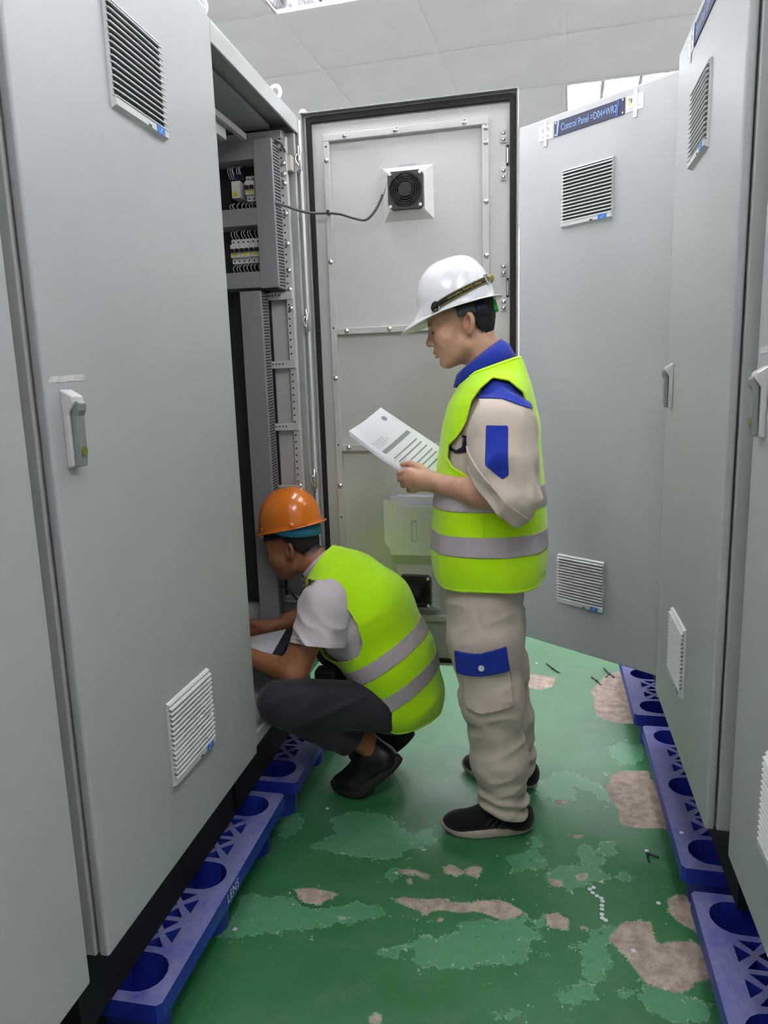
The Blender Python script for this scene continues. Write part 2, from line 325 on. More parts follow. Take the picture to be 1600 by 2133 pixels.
# recessed fluorescent lights
def em(name, col, s):
    t = NT(name); t.b.inputs['Base Color'].default_value = (.9, .9, .9, 1)
    t.b.inputs['Emission Color'].default_value = (*col, 1); t.b.inputs['Emission Strength'].default_value = s
    return t.m
M['tube'] = em('fluorescent tube', (.98, .985, 1.0), TUBE_STRENGTH)
t = NT('crinkled film reflector'); t.b.inputs['Base Color'].default_value = (.86, .85, .9, 1)
t.b.inputs['Metallic'].default_value = 1; t.b.inputs['Roughness'].default_value = .22
t.bump(t.noise(14, 3, .6), .9, .02); M['reflector'] = t.m
LB = [  # label by column, row
    ]
def light_meshes():
    rf = MB()
    for k in range(3):
        x0, x1 = k * .2 + .01, k * .2 + .19; n = 8; pr = []
        for q in range(n + 1):
            a = math.pi * q / n; pr.append((.1 + k * .2 - math.cos(a) * .09, .012 + .055 * math.sin(a)))
        v = [(x, y, z) for y in (.012, 1.188) for x, z in pr]
        rf.add(v, [(q, q + 1, n + 2 + q, n + 1 + q) for q in range(n)])
        for y in (.012, 1.188):
            b = [(x, y, z) for x, z in pr]; rf.add(b, [tuple(range(n + 1))])
    for k in range(4): rf.box(max(.002, k * .2 - .011), min(.598, k * .2 + .011), .012, 1.188, .004, .016)
    frame = MB().box(0, .6, 0, .012, -.004, .1).box(0, .6, 1.188, 1.2, -.004, .1).box(0, .006, .012, 1.188, -.004, .1).box(.594, .6, .012, 1.188, -.004, .1)
    tube = MB().cyl((0, .03, 0), .013, 1.14, 10, axis=(0, 1, 0))
    return rf.mesh(M['reflector'], True), frame.mesh(M['tbar']), tube.mesh(M['tube'], True)
LM = light_meshes()
POSW = {(-2, -4): 'recessed fluorescent ceiling light over the grey cabinets with the white door, cut by the top of the picture',
        (0, 0): 'recessed fluorescent ceiling light glowing above the door with the navy nameplate'}
for i in (-4, -2, 0, 2):
    for r in LROWS:
        j = r[0]; loc = GR @ Vector((i * .6, j * .6, 0))
        if not (-3.3 < loc.x < 2.5 and -2.4 < loc.y < 6.9): continue
        lab = {(-2, -4): 'recessed fluorescent ceiling light at the upper left, over the open cabinet',
               (0, 0): 'recessed fluorescent ceiling light glowing above the door with the navy nameplate'}.get((i, j))
        if lab is None: lab = 'recessed three-tube fluorescent ceiling light with film reflector, out of view'
        e = empty('ceiling_light', lab, 'ceiling light', loc, -2.8 * D2R, 'recessed ceiling lights')
        link('reflector', LM[0], e); link('light_frame', LM[1], e)
        for k in range(3): link('light_tube', LM[2], e, Matrix.Translation((k * .2 + .1, 0, .014)))
# ================================================================== CABINETS
ZB, ZT = .36, 2.355            # door bottom / top above the floor
def planeL(t, off=0.0): return Vector((-.7845 - .01 * t + off, t, 0))
def planeR(t, off=0.0): return Vector((.3803 + .0108 * t - off, t, 0))
ROT_L, ROT_R = math.pi / 2 + .01, -math.pi / 2 - .0108
# shared meshes -------------------------------------------------------
def grille_meshes(w=.207, h=.2):
    base = MB().box(-w / 2 + .004, w / 2 - .004, -.004, .001, .004, h - .004)
    fr = MB()
    fr.prism([(0, 0), (-.007, .004), (-.012, .006), (-.012, .02), (0, .02)], -w / 2, w / 2, 'x')     # bottom strip
    fr.prism([(0, h), (-.006, h - .002), (-.009, h - .006), (0, h - .006)], -w / 2, w / 2, 'x')
    for s in (-1, 1):
        x = s * w / 2; fr.box(min(x, x - s * .005), max(x, x - s * .005), -.006, .001, .018, h - .004)
    fr.cur = 1; fr.box(-.012 + .03, .0 + .03, -.0125, -.011, .0061, .0105)
    slat = MB().prism([(-.003, .0088), (-.0135, .0034), (-.0140, .0014), (-.0125, .0010), (-.003, .0062)], -w / 2 + .001, w / 2 - .001, 'x')
    lab = MB().box(.052, .085, -.0132, -.0121, .004, .0195)
    lab2 = MB().prism([(.060, .006), (.066, .006), (.078, .0185), (.072, .0185)], -.0136, -.0131, 'y')
    return base.mesh(M['slat_shade']), fr.mesh([M['grille'], M['slot']]), slat.mesh(M['grille']), lab.mesh(M['label_blue']), lab2.mesh(M['text_blue'])
GM = grille_meshes()
def grille(parent, x, z, mtx=None):
    """louvred vent, centre x, bottom z, on the plane y=0 facing -y"""
    T = (mtx or Matrix.Identity(4)) @ Matrix.Translation((x, 0, z))
    g = link('vent_grille', GM[1], parent, T)
    link('shade_backing', GM[0], g)
    for k in range(15): link('slat', GM[2], g, Matrix.Translation((0, 0, .019 + k * .0117)))
    l = link('sticker', GM[3], g); link('sticker_mark', GM[4], g)
def handle_meshes():
    base = MB().prism([(.0, .0), (-.010, .002), (-.012, .006), (-.012, .095), (-.024, .112), (-.022, .124), (0, .137)], -.017, .017, 'x')
    lev = MB().prism([(-.012, .003), (-.022, .003), (-.024, .02), (-.025, .09), (-.03, .1), (-.031, .112), (-.024, .118), (-.02, .112), (-.014, .095)], -.0115, .0115, 'x')
    lock = MB().cyl((0, -.0225, .03), .0085, -.0035, 16, axis=(0, 1, 0))
    return base, lev, lock
HB, HL, HK = [b.mesh(M[k]) for b, k in zip(handle_meshes(), ('handle_base', 'lever', 'acid'))]
def handle(parent, x, z, mtx=None, lock=True):
    T = (mtx or Matrix.Identity(4)) @ Matrix.Translation((x, 0, z))
    h = link('swing_handle', HB, parent, T)
    for o in (h, link('lever', HL, h)):
        b = o.modifiers.new('bevel', 'BEVEL'); b.width = .0025; b.segments = 2
    if lock: link('lock_insert', HK, h)
def nameplate(parent, x, z, text, mtx=None):
    """navy plate centre x, bottom z, width .28"""
    T = (mtx or Matrix.Identity(4)) @ Matrix.Translation((x, 0, z))
    p = MB().box(-.14, .14, -.003, 0, 0, .05).build('nameplate', M['navy'], parent, T)
    if text: link('lettering', text_mesh(text, .034, M['text_blue'], space=1.0), p, Matrix.Translation((.001, -.0036, .024)) @ FRONT @ Matrix.Diagonal((.60, 1, 1, 1)))
    for a in (-1, 1):
        for b in (.005, .045): link('rivet', MB().dome((a * .134, -.003, b), .0032, .0015, 8, (0, -1, 0)).mesh(M['white_plastic'], True), p)
    for a in (-.125, .115):
        MB().prism([(a - .006, -.001), (a + .002, -.001), (a + .008, .051), (a, .051)], -.0045, -.0032).build('tape_strip', M['clear_blue'], p)
    for a, w in ((-.178, .06), (.177, .062)):
        s = MB().box(a - w / 2, a + w / 2, -.0018, 0, .0, .05).build('paper_sticker', M['sticker'], parent, T)
        if a < 0:
            pts = [(a + .014 * math.cos(q), -.0021, .031 + .012 * math.sin(q)) for q in np.linspace(-.3, math.pi + .3, 14)]
            MB().tube(pts, .0016, 4).build('printed_ring', M['ink'], s)
            for dx in (-.011, .011): MB().box(a + dx - .003, a + dx + .003, -.0022, -.0018, .008, .015).build('printed_mark', M['ink'], s)
        else:
            for dx, dz, c in ((-.022, .026, 'yellow'), (-.022, .018, 'yellow'), (-.015, .026, 'label_blue'), (-.015, .033, 'acid'), (-.022, .034, 'red')):
                MB().box(a + dx, a + dx + .006, -.0022, -.0018, dz, dz + .007).build('printed_block', M[c], s)
            for dz in (.011, .007, .003): MB().box(a - .022, a - .006, -.0021, -.0018, dz, dz + .0018).build('printed_line', M['ink_light'], s)
            MB().box(a + .012, a + .026, -.0021, -.0018, .012, .015).build('printed_line', M['ink_light'], s)
        MB().box(a - .008 + (.004 if a > 0 else 0), a + .006 + (.004 if a > 0 else 0), -.0034, -.0023, -.022, .064).build('tape_strip', M['clear_tape'], parent, T, bevel=.0008)
def eye_bolt(parent, x, y, z):
    pts = [(x + .005 * math.cos(a), y + .0205 * math.cos(a), z + .036 + .021 * math.sin(a)) for a in np.linspace(0, 2 * math.pi, 20)[:-1]]
    o = MB().tube(pts, .0065, 8, True).cyl((x, y, z), .012, .017, 12).build('lifting_eye', M['white_plastic'], parent, smooth=True)
def tape(parent, x0, x1, z0, z1):
    n = 9; v = []; f = []; rnd = random.Random(3)
    for k in range(n + 1):
        x = x0 + (x1 - x0) * k / n; j = rnd.uniform(-.001, .001)
        v += [(x, -.0008, z0 + j + .003 * k / n), (x + (.006 if k == 0 else 0), -.0008 - rnd.uniform(0, .001), z1 + j + .004 * k / n)]
    f = [(2 * k, 2 * k + 2, 2 * k + 3, 2 * k + 1) for k in range(n)]
    o = link('masking_tape', mesh_from(v, f, M['tape']), parent)
def closed_body(c, w, depth=.5, open_front=False):
    y0 = .026
    if not open_front:
        box('cabinet_body', M['paint2'], c, 0, w, y0, depth, ZB, ZT, bevel=.004)
    box('plinth', M['plinth'], c, .01, w - .01, .085, depth - .01, .15, ZB)
def closed_cabinet(label, rot, org, w, hx, gx, grilles=(.545, 1.962), hz=1.299, tp=None, lock=True, sign=None, eye=None):
    c = empty('control_cabinet', label, 'cabinet', org, rot, None)
    closed_body(c, w)
    d = box('cabinet_door', M['paint'], c, .002, w - .002, 0, .022, ZB, ZT, bevel=.006, seg=3)
    for z in grilles: grille(c, gx, z)
    handle(c, hx, hz, lock=lock)
    if tp: tape(c, *tp)
    if sign is not None: nameplate(c, sign, 2.278, 'Control Panel =D04+WR3')
    for e in (eye or ()): eye_bolt(c, e, .06, ZT)
    return c
# left row: near, middle (white door), open one
closed_cabinet('light grey closed control cabinet at the left picture edge, only a plain door strip showing', ROT_L, planeL(.208), .80, .04, .42, (), eye=())
cabA = closed_cabinet('light grey closed control cabinet with two louvred vents, beside the open cabinet', ROT_L, planeL(1.062), .785, .056, .394,
                      tp=(.012, .115, 1.447, 1.457), eye=(.05, .735), sign=None)
# right row: near one, and the one before the open door
closed_cabinet('light grey closed control cabinet at the right picture edge, its vent cut by the frame', ROT_R, planeR(1.575, -.03), .80, .073, .345, (.545,), 1.303,
               tp=(.018, .12, 1.462, 1.474), lock=True)
cabR = closed_cabinet('light grey closed control cabinet between the right edge cabinet and the nameplate door', ROT_R, planeR(2.462), .80, .105, .381, hz=1.325, lock=False, sign=.381)
# ---- far right cabinet with its narrow door swung open
org = planeR(3.205); cabW = empty('control_cabinet', 'light grey control cabinet whose narrow door with the navy nameplate stands open', 'cabinet', org, ROT_R)
def shell(c, w, depth, t=.02, lip=.045):
    """open-fronted housing: side panels, back, roof, floor and front lips"""
    y0 = .026
    b = MB()
    b.box(0, t, y0, depth, ZB, ZT).box(w - t, w, y0, depth, ZB, ZT).box(t, w - t, depth - t, depth, ZB, ZT)
    b.box(t, w - t, y0, depth - t, ZT - t, ZT).box(t, w - t, y0, depth - t, ZB, ZB + t)
    return b
def front_lips(c, w, lip=.04):
    for nm, q in (('frame_post', (0, lip, ZB, ZT)), ('frame_post', (w - lip, w, ZB, ZT)), ('frame_head', (lip, w - lip, ZT - .055, ZT)), ('frame_sill', (lip, w - lip, ZB, ZB + .04))):
        box(nm, M['paint2'], c, q[0], q[1], .016, .0255, q[2], q[3], bevel=.003)
shell(cabW, .60, .5).build('cabinet_body', M['paint2'], cabW)
front_lips(cabW, .60)
box('plinth', M['plinth'], cabW, .01, .59, .085, .49, .15, ZB)
th2 = .9152; hinge = planeR(2.597, .004)
Wd = Matrix.Translation(hinge) @ Matrix.Rotation(th2 - math.pi / 2, 4, 'Z')
MW = cabW.matrix_world.inverted() @ Wd
box('cabinet_door', M['paint'], cabW, -.598, .034, 0, .022, ZB, ZT, MW, bevel=.005, seg=3)
grille(cabW, -.293, .545, MW); grille(cabW, -.294, 1.96, MW)
nameplate(cabW, -.296, 2.281, 'Control Panel =D04+WR2', MW)

# ------------------------------------------------------------------ the open cabinet on the left
org = planeL(1.852); WB = .80
cabB = empty('control_cabinet', 'light grey control cabinet standing open beside the crouching worker, wiring inside', 'cabinet', org, ROT_L)
IB = cabB.matrix_world.inverted()
shell(cabB, WB, .62).build('cabinet_body', M['paint2'], cabB)
front_lips(cabB, WB)
box('plinth', M['plinth'], cabB, .01, WB - .01, .085, .6, .15, ZB)
eye_bolt(cabB, .06, .05, ZT); eye_bolt(cabB, WB - .17, .05, ZT)
# roof plate under the top, lamp bracket
box('roof_plate', M['paint2'], cabB, .06, .70, .10, .5, ZT - .05, ZT - .035)
lb = MB().box(-.965, -.945, 2.05, 2.42, 2.235, 2.255).box(-.985, -.965, 2.05, 2.30, 2.20, 2.255)
lb.build('lamp_bracket', M['paint2'], cabB, IB, bevel=.003)
# inside frame at the far side (built in room coordinates, facing the camera side)
I = lambda name, m, *b, **k: box(name, M[m], cabB, *b, mtx=IB, **k)
I('side_panel', 'paint_lit', -1.35, -.855, 2.56, 2.572, .42, 2.28)
I('frame_profile', 'paint2', -.873, -.835, 2.585, 2.62, .40, 2.30, bevel=.003)
I('frame_profile', 'paint2', -.880, -.866, 2.55, 2.60, .40, 2.30, bevel=.002)
up = I('mounting_rail', 'paint_lit', -.876, -.850, 2.535, 2.545, .42, 2.27, bevel=.0015)
hm = MB()
for k in range(74): hm.cyl((-.868, 2.5345, .44 + k * .0245), .0036, .0012, 6, axis=(0, 1, 0))
o = hm.build('perforation', M['slot'], up, IB, ); o.parent = cabB; o['kind'] = 'stuff'
I('mounting_rail', 'paint_lit', -1.25, -.865, 2.535, 2.545, 2.262, 2.295, bevel=.0015)
for k in range(16):
    pass
bolt_me = MB().dome((0, 0, 0), .0075, .005, 8, (0, -1, 0)).cyl((0, .001, 0), .009, -.0015, 10, axis=(0, 1, 0)).mesh(M['chrome'], True)
for z in (2.235, 2.185, 2.15, 2.12, 2.02, 1.92, 1.83, 1.765, 1.70, 1.51, 1.285, 1.06):
    link('bolt', bolt_me, cabB, IB @ Matrix.Translation((-.861, 2.533, z)))
for z in (1.745, 1.505, 1.28, 1.05, .62):
    r = I('cross_rail', 'paint_lit', -1.02, -.852, 2.528, 2.536, z - .013, z + .013, bevel=.0015)
    h = MB()
    for k in range(4): h.cyl((-.938 + k * .0125, 2.5275, z + .002), .0032, .001, 6, axis=(0, 1, 0))
    h.build('perforation', M['slot'], cabB, IB)
# cable trunking
def duct(x0, x1, y0, y1, z0, z1, slots=True):
    d = I('cable_trunking', 'duct', x0, x1, y0, y1, z0, z1, bevel=.003)
    cv = I('trunking_cover', 'duct', x0 - .0015, x1 + .0015, y0 - .002, y0 + .006, z0, z1, bevel=.0015)
    if slots:
        n = int((z1 - z0) / .0105); s = MB()
        for k in range(n):
            z = z0 + .006 + k * .0105
            s.prism([(y0 + .016, z), (y0 + .016, z + .0048), (y1 - .012, z + .0048 + .004), (y1 - .012, z + .004)], x1 + .0002, x1 + .0009, 'x')
        o = s.build('trunking_slots', M['slot'], cabB, IB); o['kind'] = 'stuff'
duct(-.935, -.873, 2.45, 2.535, 1.765, 2.245)
duct(-1.015, -.941, 2.45, 2.527, .45, 1.757)
I('trunking_end', 'black2', -.932, -.876, 2.46, 2.53, 1.762, 1.766)
for z0, z1 in ((2.184, 2.242), (1.974, 2.03), (1.768, 1.822)): duct(-1.12, -.938, 2.452, 2.53, z0, z1, False)
# black plate added for the unlit depth behind the devices
I('shade_plate', 'black2', -1.30, -.94, 2.545, 2.552, .6, 2.25)
# circuit breakers
def breaker(x, z0):
    """two-pole breaker, 36 mm wide, face towards -y at y 2.47"""
    b = MB().box(x + .0005, x + .0355, 2.488, 2.545, z0, z0 + .082).box(x + .0005, x + .0355, 2.474, 2.489, z0 + .019, z0 + .063)
    o = b.build('circuit_breaker', M['white_plastic'], cabB, IB, bevel=.0012)
    for px in (.009, .027):
        MB().box(x + px - .006, x + px + .006, 2.462, 2.475, z0 + .036, z0 + .047).build('toggle', M['black'], o)
        for zz in (.008, .072): MB().cyl((x + px, 2.4885, z0 + zz), .0032, -.001, 8, axis=(0, 1, 0)).build('terminal', M['slot'], o)
    MB().box(x + .009, x + .027, 2.4728, 2.4741, z0 + .024, z0 + .033).build('rating_tag', M['yellow'], o)
    MB().box(x + .001, x + .035, 2.4875, 2.4882, z0 + .0635, z0 + .0655).build('red_line', M['red'], o)
for k in range(3): breaker(-1.052 + k * .0365, 1.857)
breaker(-.984, 2.060)
rl = I('relay', 'white_plastic', -1.034, -1.002, 2.478, 2.545, 2.072, 2.128, bevel=.0015)
MB().box(-1.029, -1.013, 2.4765, 2.479, 2.078, 2.092).build('rating_tag', M['yellow'], rl)
rnd = random.Random(5)
for z0, z1, xs in ((2.14, 2.184, np.linspace(-1.045, -1.0, 7)), (2.03, 2.062, np.linspace(-1.045, -.945, 8)), (1.94, 1.974, np.linspace(-1.05, -.95, 9)), (1.822, 1.858, np.linspace(-1.05, -.95, 8))):
    for x in xs:
        j = rnd.uniform(-.006, .006)
        m = MB().tube(spline([(x, 2.505, z0), (x + j * .6, 2.478, (z0 + z1) / 2), (x + j, 2.505, z1)], 4), .0016, 5)
        m.build('wire', M['wire_white'], cabB, IB, True)
        if z0 > 2 and rnd.random() < .7:
            MB().tube([(x, 2.502, z0 + .002), (x + j * .3, 2.488, z0 + .012)], .0028, 5).build('ferrule', M['wire_blue'], cabB, IB)
# limit switch on the far post and its lead
sw = I('limit_switch', 'cream', -.862, -.836, 2.545, 2.575, 2.165, 2.215, bevel=.002)
for z in (2.176, 2.204): MB().cyl((-.849, 2.5445, z), .003, -.001, 8, axis=(0, 1, 0)).build('screw', M['steel'], sw)
I('switch_bracket', 'black2', -.872, -.858, 2.55, 2.58, 2.16, 2.228)
MB().tube(spline([(-.876, 2.51, 2.238), (-.868, 2.49, 2.247), (-.856, 2.51, 2.24), (-.852, 2.55, 2.215)]), .004, 6).build('switch_lead', M['cable'], cabB, IB, True)
MB().tube(spline([(-.93, 2.44, .70), (-.89, 2.42, .69), (-.86, 2.43, .65)]), .0045, 6).build('loose_lead', M['black'], cabB, IB, True)
# ---- its door, swung out across the aisle (door coordinates: s from hinge, y away from the viewer, z up)
Bd = Matrix.Translation((-.8147, 2.6177, 0)) @ Matrix.Rotation(-.0168, 4, 'Z'); MBd = IB @ Bd
DW = .752; DT = 2.362; DB = .358
Dr = lambda name, m, *b, **k: box(name, M[m], cabB, *b, mtx=MBd, **k)
Dr('cabinet_door', 'paint_lit', .004, DW, 0.0, .004, DB, DT)
for nm, q in (('door_edge', (.004, .008, DB, DT)), ('door_edge', (DW - .004, DW, DB, DT)), ('door_edge', (.008, DW - .004, DT - .004, DT)), ('door_edge', (.008, DW - .004, DB, DB + .004))):
    Dr(nm, 'paint', q[0], q[1], -.024, 0.0, q[2], q[3])
for q in ((.020, .037, DB + .01, DT - .014), (DW - .028, DW - .009, DB + .01, DT - .014), (.034, DW - .024, DT - .033, DT - .012), (.034, DW - .024, DB + .006, DB + .020)):
    Dr('gasket', 'gasket', q[0], q[1], -.014, 0.0, q[2], q[3], bevel=.002)
def angle_bar(name, x0, x1, z0, z1):
    Dr(name, 'paint_lit', x0, x1, -.018, 0.0, z0, z1, bevel=.002)
angle_bar('stiffener', .080, .102, .50, 2.262); angle_bar('stiffener', .080, .655, 2.262, 2.285)
angle_bar('stiffener', .632, .655, .50, 2.262)
for z in (1.606, 1.182, .529): angle_bar('stiffener', .102, .632, z, z + .023)
for x, z in [(.16, 2.274), (.34, 2.274), (.575, 2.274), (.646, 2.25), (.646, 2.205), (.646, 2.02), (.646, 1.845), (.091, 2.20), (.091, 1.86), (.091, 1.45), (.091, 1.05),
             (.14, 1.617), (.30, 1.617), (.50, 1.617), (.13, 1.193), (.42, 1.193), (.60, 1.193), (.646, 1.6), (.646, 1.4), (.091, .8)]:
    link('bolt', bolt_me, cabB, MBd @ Matrix.Translation((x, -.018, z)))
hole_me = MB().cyl((0, 0, 0), .0035, -.0008, 8, axis=(0, 1, 0)).mesh(M['slot'])
for x, z in ((.091, 2.245), (.091, 1.63), (.091, 1.205), (.091, .93)): link('screw_hole', hole_me, cabB, MBd @ Matrix.Translation((x, -.018, z)))
for z in (2.222, 2.105, 1.797, 1.680, 1.3, 1.18):
    p = Dr('striker_plate', 'paint_lit', .693, .712, -.007, 0.0, z - .02, z + .02, bevel=.002)
    for dz in (-.01, .01): link('bolt', bolt_me, cabB, MBd @ Matrix.Translation((.7025, -.007, z + dz)) @ Matrix.Scale(.8, 4))
for z in (2.163, 1.738, 1.24): Dr('latch_slot', 'slot', .712, .720, -.004, 0.0, z - .032, z + .032); Dr('latch_rod', 'steel', .714, .7185, -.010, -.004, z - .026, z + .022)
# fans on the door
def fan(x, z, blades=5):
    b0, b1, h = .0885, .062, .032
    v = [(x + s * b0, 0.0, z + q * b0) for s, q in ((-1, -1), (1, -1), (1, 1), (-1, 1))] + [(x + s * b1, -h, z + q * b1) for s, q in ((-1, -1), (1, -1), (1, 1), (-1, 1))]
    hs = MB().add(v, [(0, 1, 5, 4), (1, 2, 6, 5), (2, 3, 7, 6), (3, 0, 4, 7), (4, 5, 6, 7)]).build('fan_housing', M['white_plastic'], cabB, MBd)
    for k in range(8):
        a = (0, .5, 1, 1, 1, .5, 0, 0)[k] * 2 - 1, (0, 0, 0, .5, 1, 1, 1, .5)[k] * 2 - 1
        MB().cyl((x + a[0] * .092, 0, z + a[1] * .092), .0025, -.002, 6, axis=(0, 1, 0)).build('screw', M['steel'], hs)
    # square frame with round opening
    n = 32; r = .056; hf = .060; yo, yi = -.060, -.034; out = []; 
    for k in range(n):
        t = 2 * math.pi * (k + .5) / n; c, s = math.cos(t), math.sin(t); q = hf / max(abs(c), abs(s)); out.append((c * q, s * q, c * r, s * r))
    v = []
    for y in (yo, yi): v += [(x + a, y, z + b) for a, b, _, _ in out] + [(x + c, y, z + d) for _, _, c, d in out]
    f = []
    for k in range(n):
        j = (k + 1) % n
        f += [(k, j, n + j, n + k), (n + k, n + j, 3 * n + j, 3 * n + k), (2 * n + k, 2 * n + j, j, k)]
    fr = MB().add(v, f).build('cooling_fan', M['black'], cabB, MBd)
    MB().cyl((x, yi - .001, z), .055, -.001, 24, axis=(0, 1, 0)).build('fan_back', M['slot'], fr)
    MB().cyl((x, -.040, z), .026, -.016, 24, axis=(0, 1, 0)).build('hub', M['black2'], fr)
    for k in range(blades):
        a0 = 2 * math.pi * k / blades; bv = []
        for q in range(5):
            rr = .025 + q * .0068; a = a0 + q * .07
            for da, y in ((-.30, -.040), (.30, -.052)): bv.append((x + rr * math.cos(a + da), y, z + rr * math.sin(a + da)))
        MB().add(bv, [(2 * q, 2 * q + 1, 2 * q + 3, 2 * q + 2) for q in range(4)]).build('blade', M['black'], fr)
    g = MB()
    for rr in (.022, .030, .0375, .045, .052):
        g.tube([(x + rr * math.cos(a), -.0625, z + rr * math.sin(a)) for a in np.linspace(0, 2 * math.pi, 33)[:-1]], .0012, 5, True)
    for a in (.785, 2.356, 3.927, 5.498): g.tube([(x + .022 * math.cos(a), -.0622, z + .022 * math.sin(a)), (x + .07 * math.cos(a), -.0612, z + .07 * math.sin(a))], .0012, 5)
    g.cyl((x, -.0615, z), .0215, -.002, 24, axis=(0, 1, 0))
    gm = g.build('finger_guard', M['black2'], fr, smooth=False)
    for a in (-1, 1):
        for b in (-1, 1): MB().cyl((x + a * .0515, -.060, z + b * .0515), .0055, -.003, 12, axis=(0, 1, 0)).build('fan_screw', M['white_plastic'], fr)
    return hs
fan(.3765, 2.071); f2 = fan(.3755, .657)
Dr('fan_label', 'ink_light', .345, .405, -.0008, 0.0, 2.162, 2.167)
pts = [(-.905, 2.50, 2.053), (-.885, 2.46, 2.046), (-.864, 2.47, 2.041), (-.794, 2.56, 2.026), (-.719, 2.575, 2.021), (-.669, 2.565, 2.011), (-.621, 2.56, 1.993), (-.580, 2.56, 1.986), (-.547, 2.56, 2.013), (-.525, 2.56, 2.05), (-.512, 2.56, 2.082)]
MB().tube(spline(pts, 8), .0046, 8).build('fan_cable', M['cable'], cabB, IB, True)
MB().tube(spline([(-.519, 2.556, 2.062), (-.508, 2.555, 2.092), (-.503, 2.553, 2.105)]), .0042, 6).build('bare_lead', M['wire_white'], cabB, IB, True)
MB().box(-.722, -.716, 2.565, 2.59, 2.014, 2.030).build('cable_tie', M['black'], cabB, IB)
# document pocket
pk = MB().prism([(.263, .835), (.283, .815), (.285, .793), (.535, .793), (.537, .815), (.555, .835), (.555, .999), (.490, .999), (.470, .978), (.348, .978), (.328, .999), (.263, .999)], -.044, -.040)
po = pk.build('document_pocket', M['white_plastic'], cabB, MBd)
for x0, x1, z0, z1 in ((.265, .268, .835, .995), (.550, .553, .835, .995), (.29, .53, .795, .799)): MB().box(x0, x1, -.040, 0.0, z0, z1).build('pocket_wall', M['white_plastic'], po)
MB().box(.366, .386, -.0448, -.0438, .845, .925).build('pocket_slot', M['ink_light'], po); MB().box(.3695, .3835, -.0452, -.0446, .847, .918).build('slot_paper', M['paper'], po)
# hinges on the far post
for z in (2.205, 1.655, 1.072):
    h = I('hinge', 'chrome', -.829, -.812, 2.585, 2.597, z - .033, z + .033, bevel=.002)
    MB().cyl((-.8185, 2.580, z - .045), .0045, .09, 8).build('hinge_pin', M['chrome'], h, smooth=True)
    MB().tube(spline([(-.822, 2.578, z + .02), (-.829, 2.574, z + .008), (-.826, 2.574, z - .008), (-.818, 2.578, z - .02)], 5), .0028, 6).build('hinge_spring', M['chrome'], h, smooth=True)
MB().dome((-.803, 2.605, DT - .002), .016, .016, 12).build('door_cap', M['white_plastic'], cabB, IB, True)
# papers in the pocket
s = MB().box(.283, .545, -.016, -.010, .805, 1.010).build('stored_papers', M['paper'], None, Bd); tag(s, 'thin stack of white papers stored in the door pocket behind the standing worker', 'papers')
s = MB().box(.31, .54, -.009, -.006, .805, 1.016).build('stored_papers', M['paper'], None, Bd); tag(s, 'loose white sheet behind the others in the door pocket', 'papers')
# ================================================================== PALLETS
def pallet_material():
    t = NT('dusty blue pallet plastic')
    geo = t.n('ShaderNodeNewGeometry'); up = t.n('ShaderNodeSeparateXYZ', i_0=geo.outputs['Normal']).outputs['Z']
    sx = t.n('ShaderNodeSeparateXYZ', i_0=t.n('ShaderNodeTexCoord').outputs['Object'])
    top = t.smooth(sx.outputs['Z'], .138, .149)
    d = t.math('MULTIPLY', t.math('MULTIPLY', t.smooth(up, .5, .9), top), t.smooth(t.noise(9, 5, .65), .18, .50))
    blue = t.mix(t.smooth(t.noise(14), .3, .7), srgb('#1e2f96'), srgb('#263aa8'))
    dust = t.mix(t.smooth(t.noise(60, 4), .3, .7), srgb('#656a9f'), srgb('#74749a'))
    t.set(t.b.inputs['Base Color'], t.mix(t.math('MULTIPLY', d, .95), blue, dust))
    t.set(t.b.inputs['Roughness'], t.math('ADD', .42, t.math('MULTIPLY', d, .4)))
    t.bump(t.noise(500, 2), .1, .001)
    return t.m
M['pallet'] = pallet_material()
from mathutils.geometry import tessellate_polygon
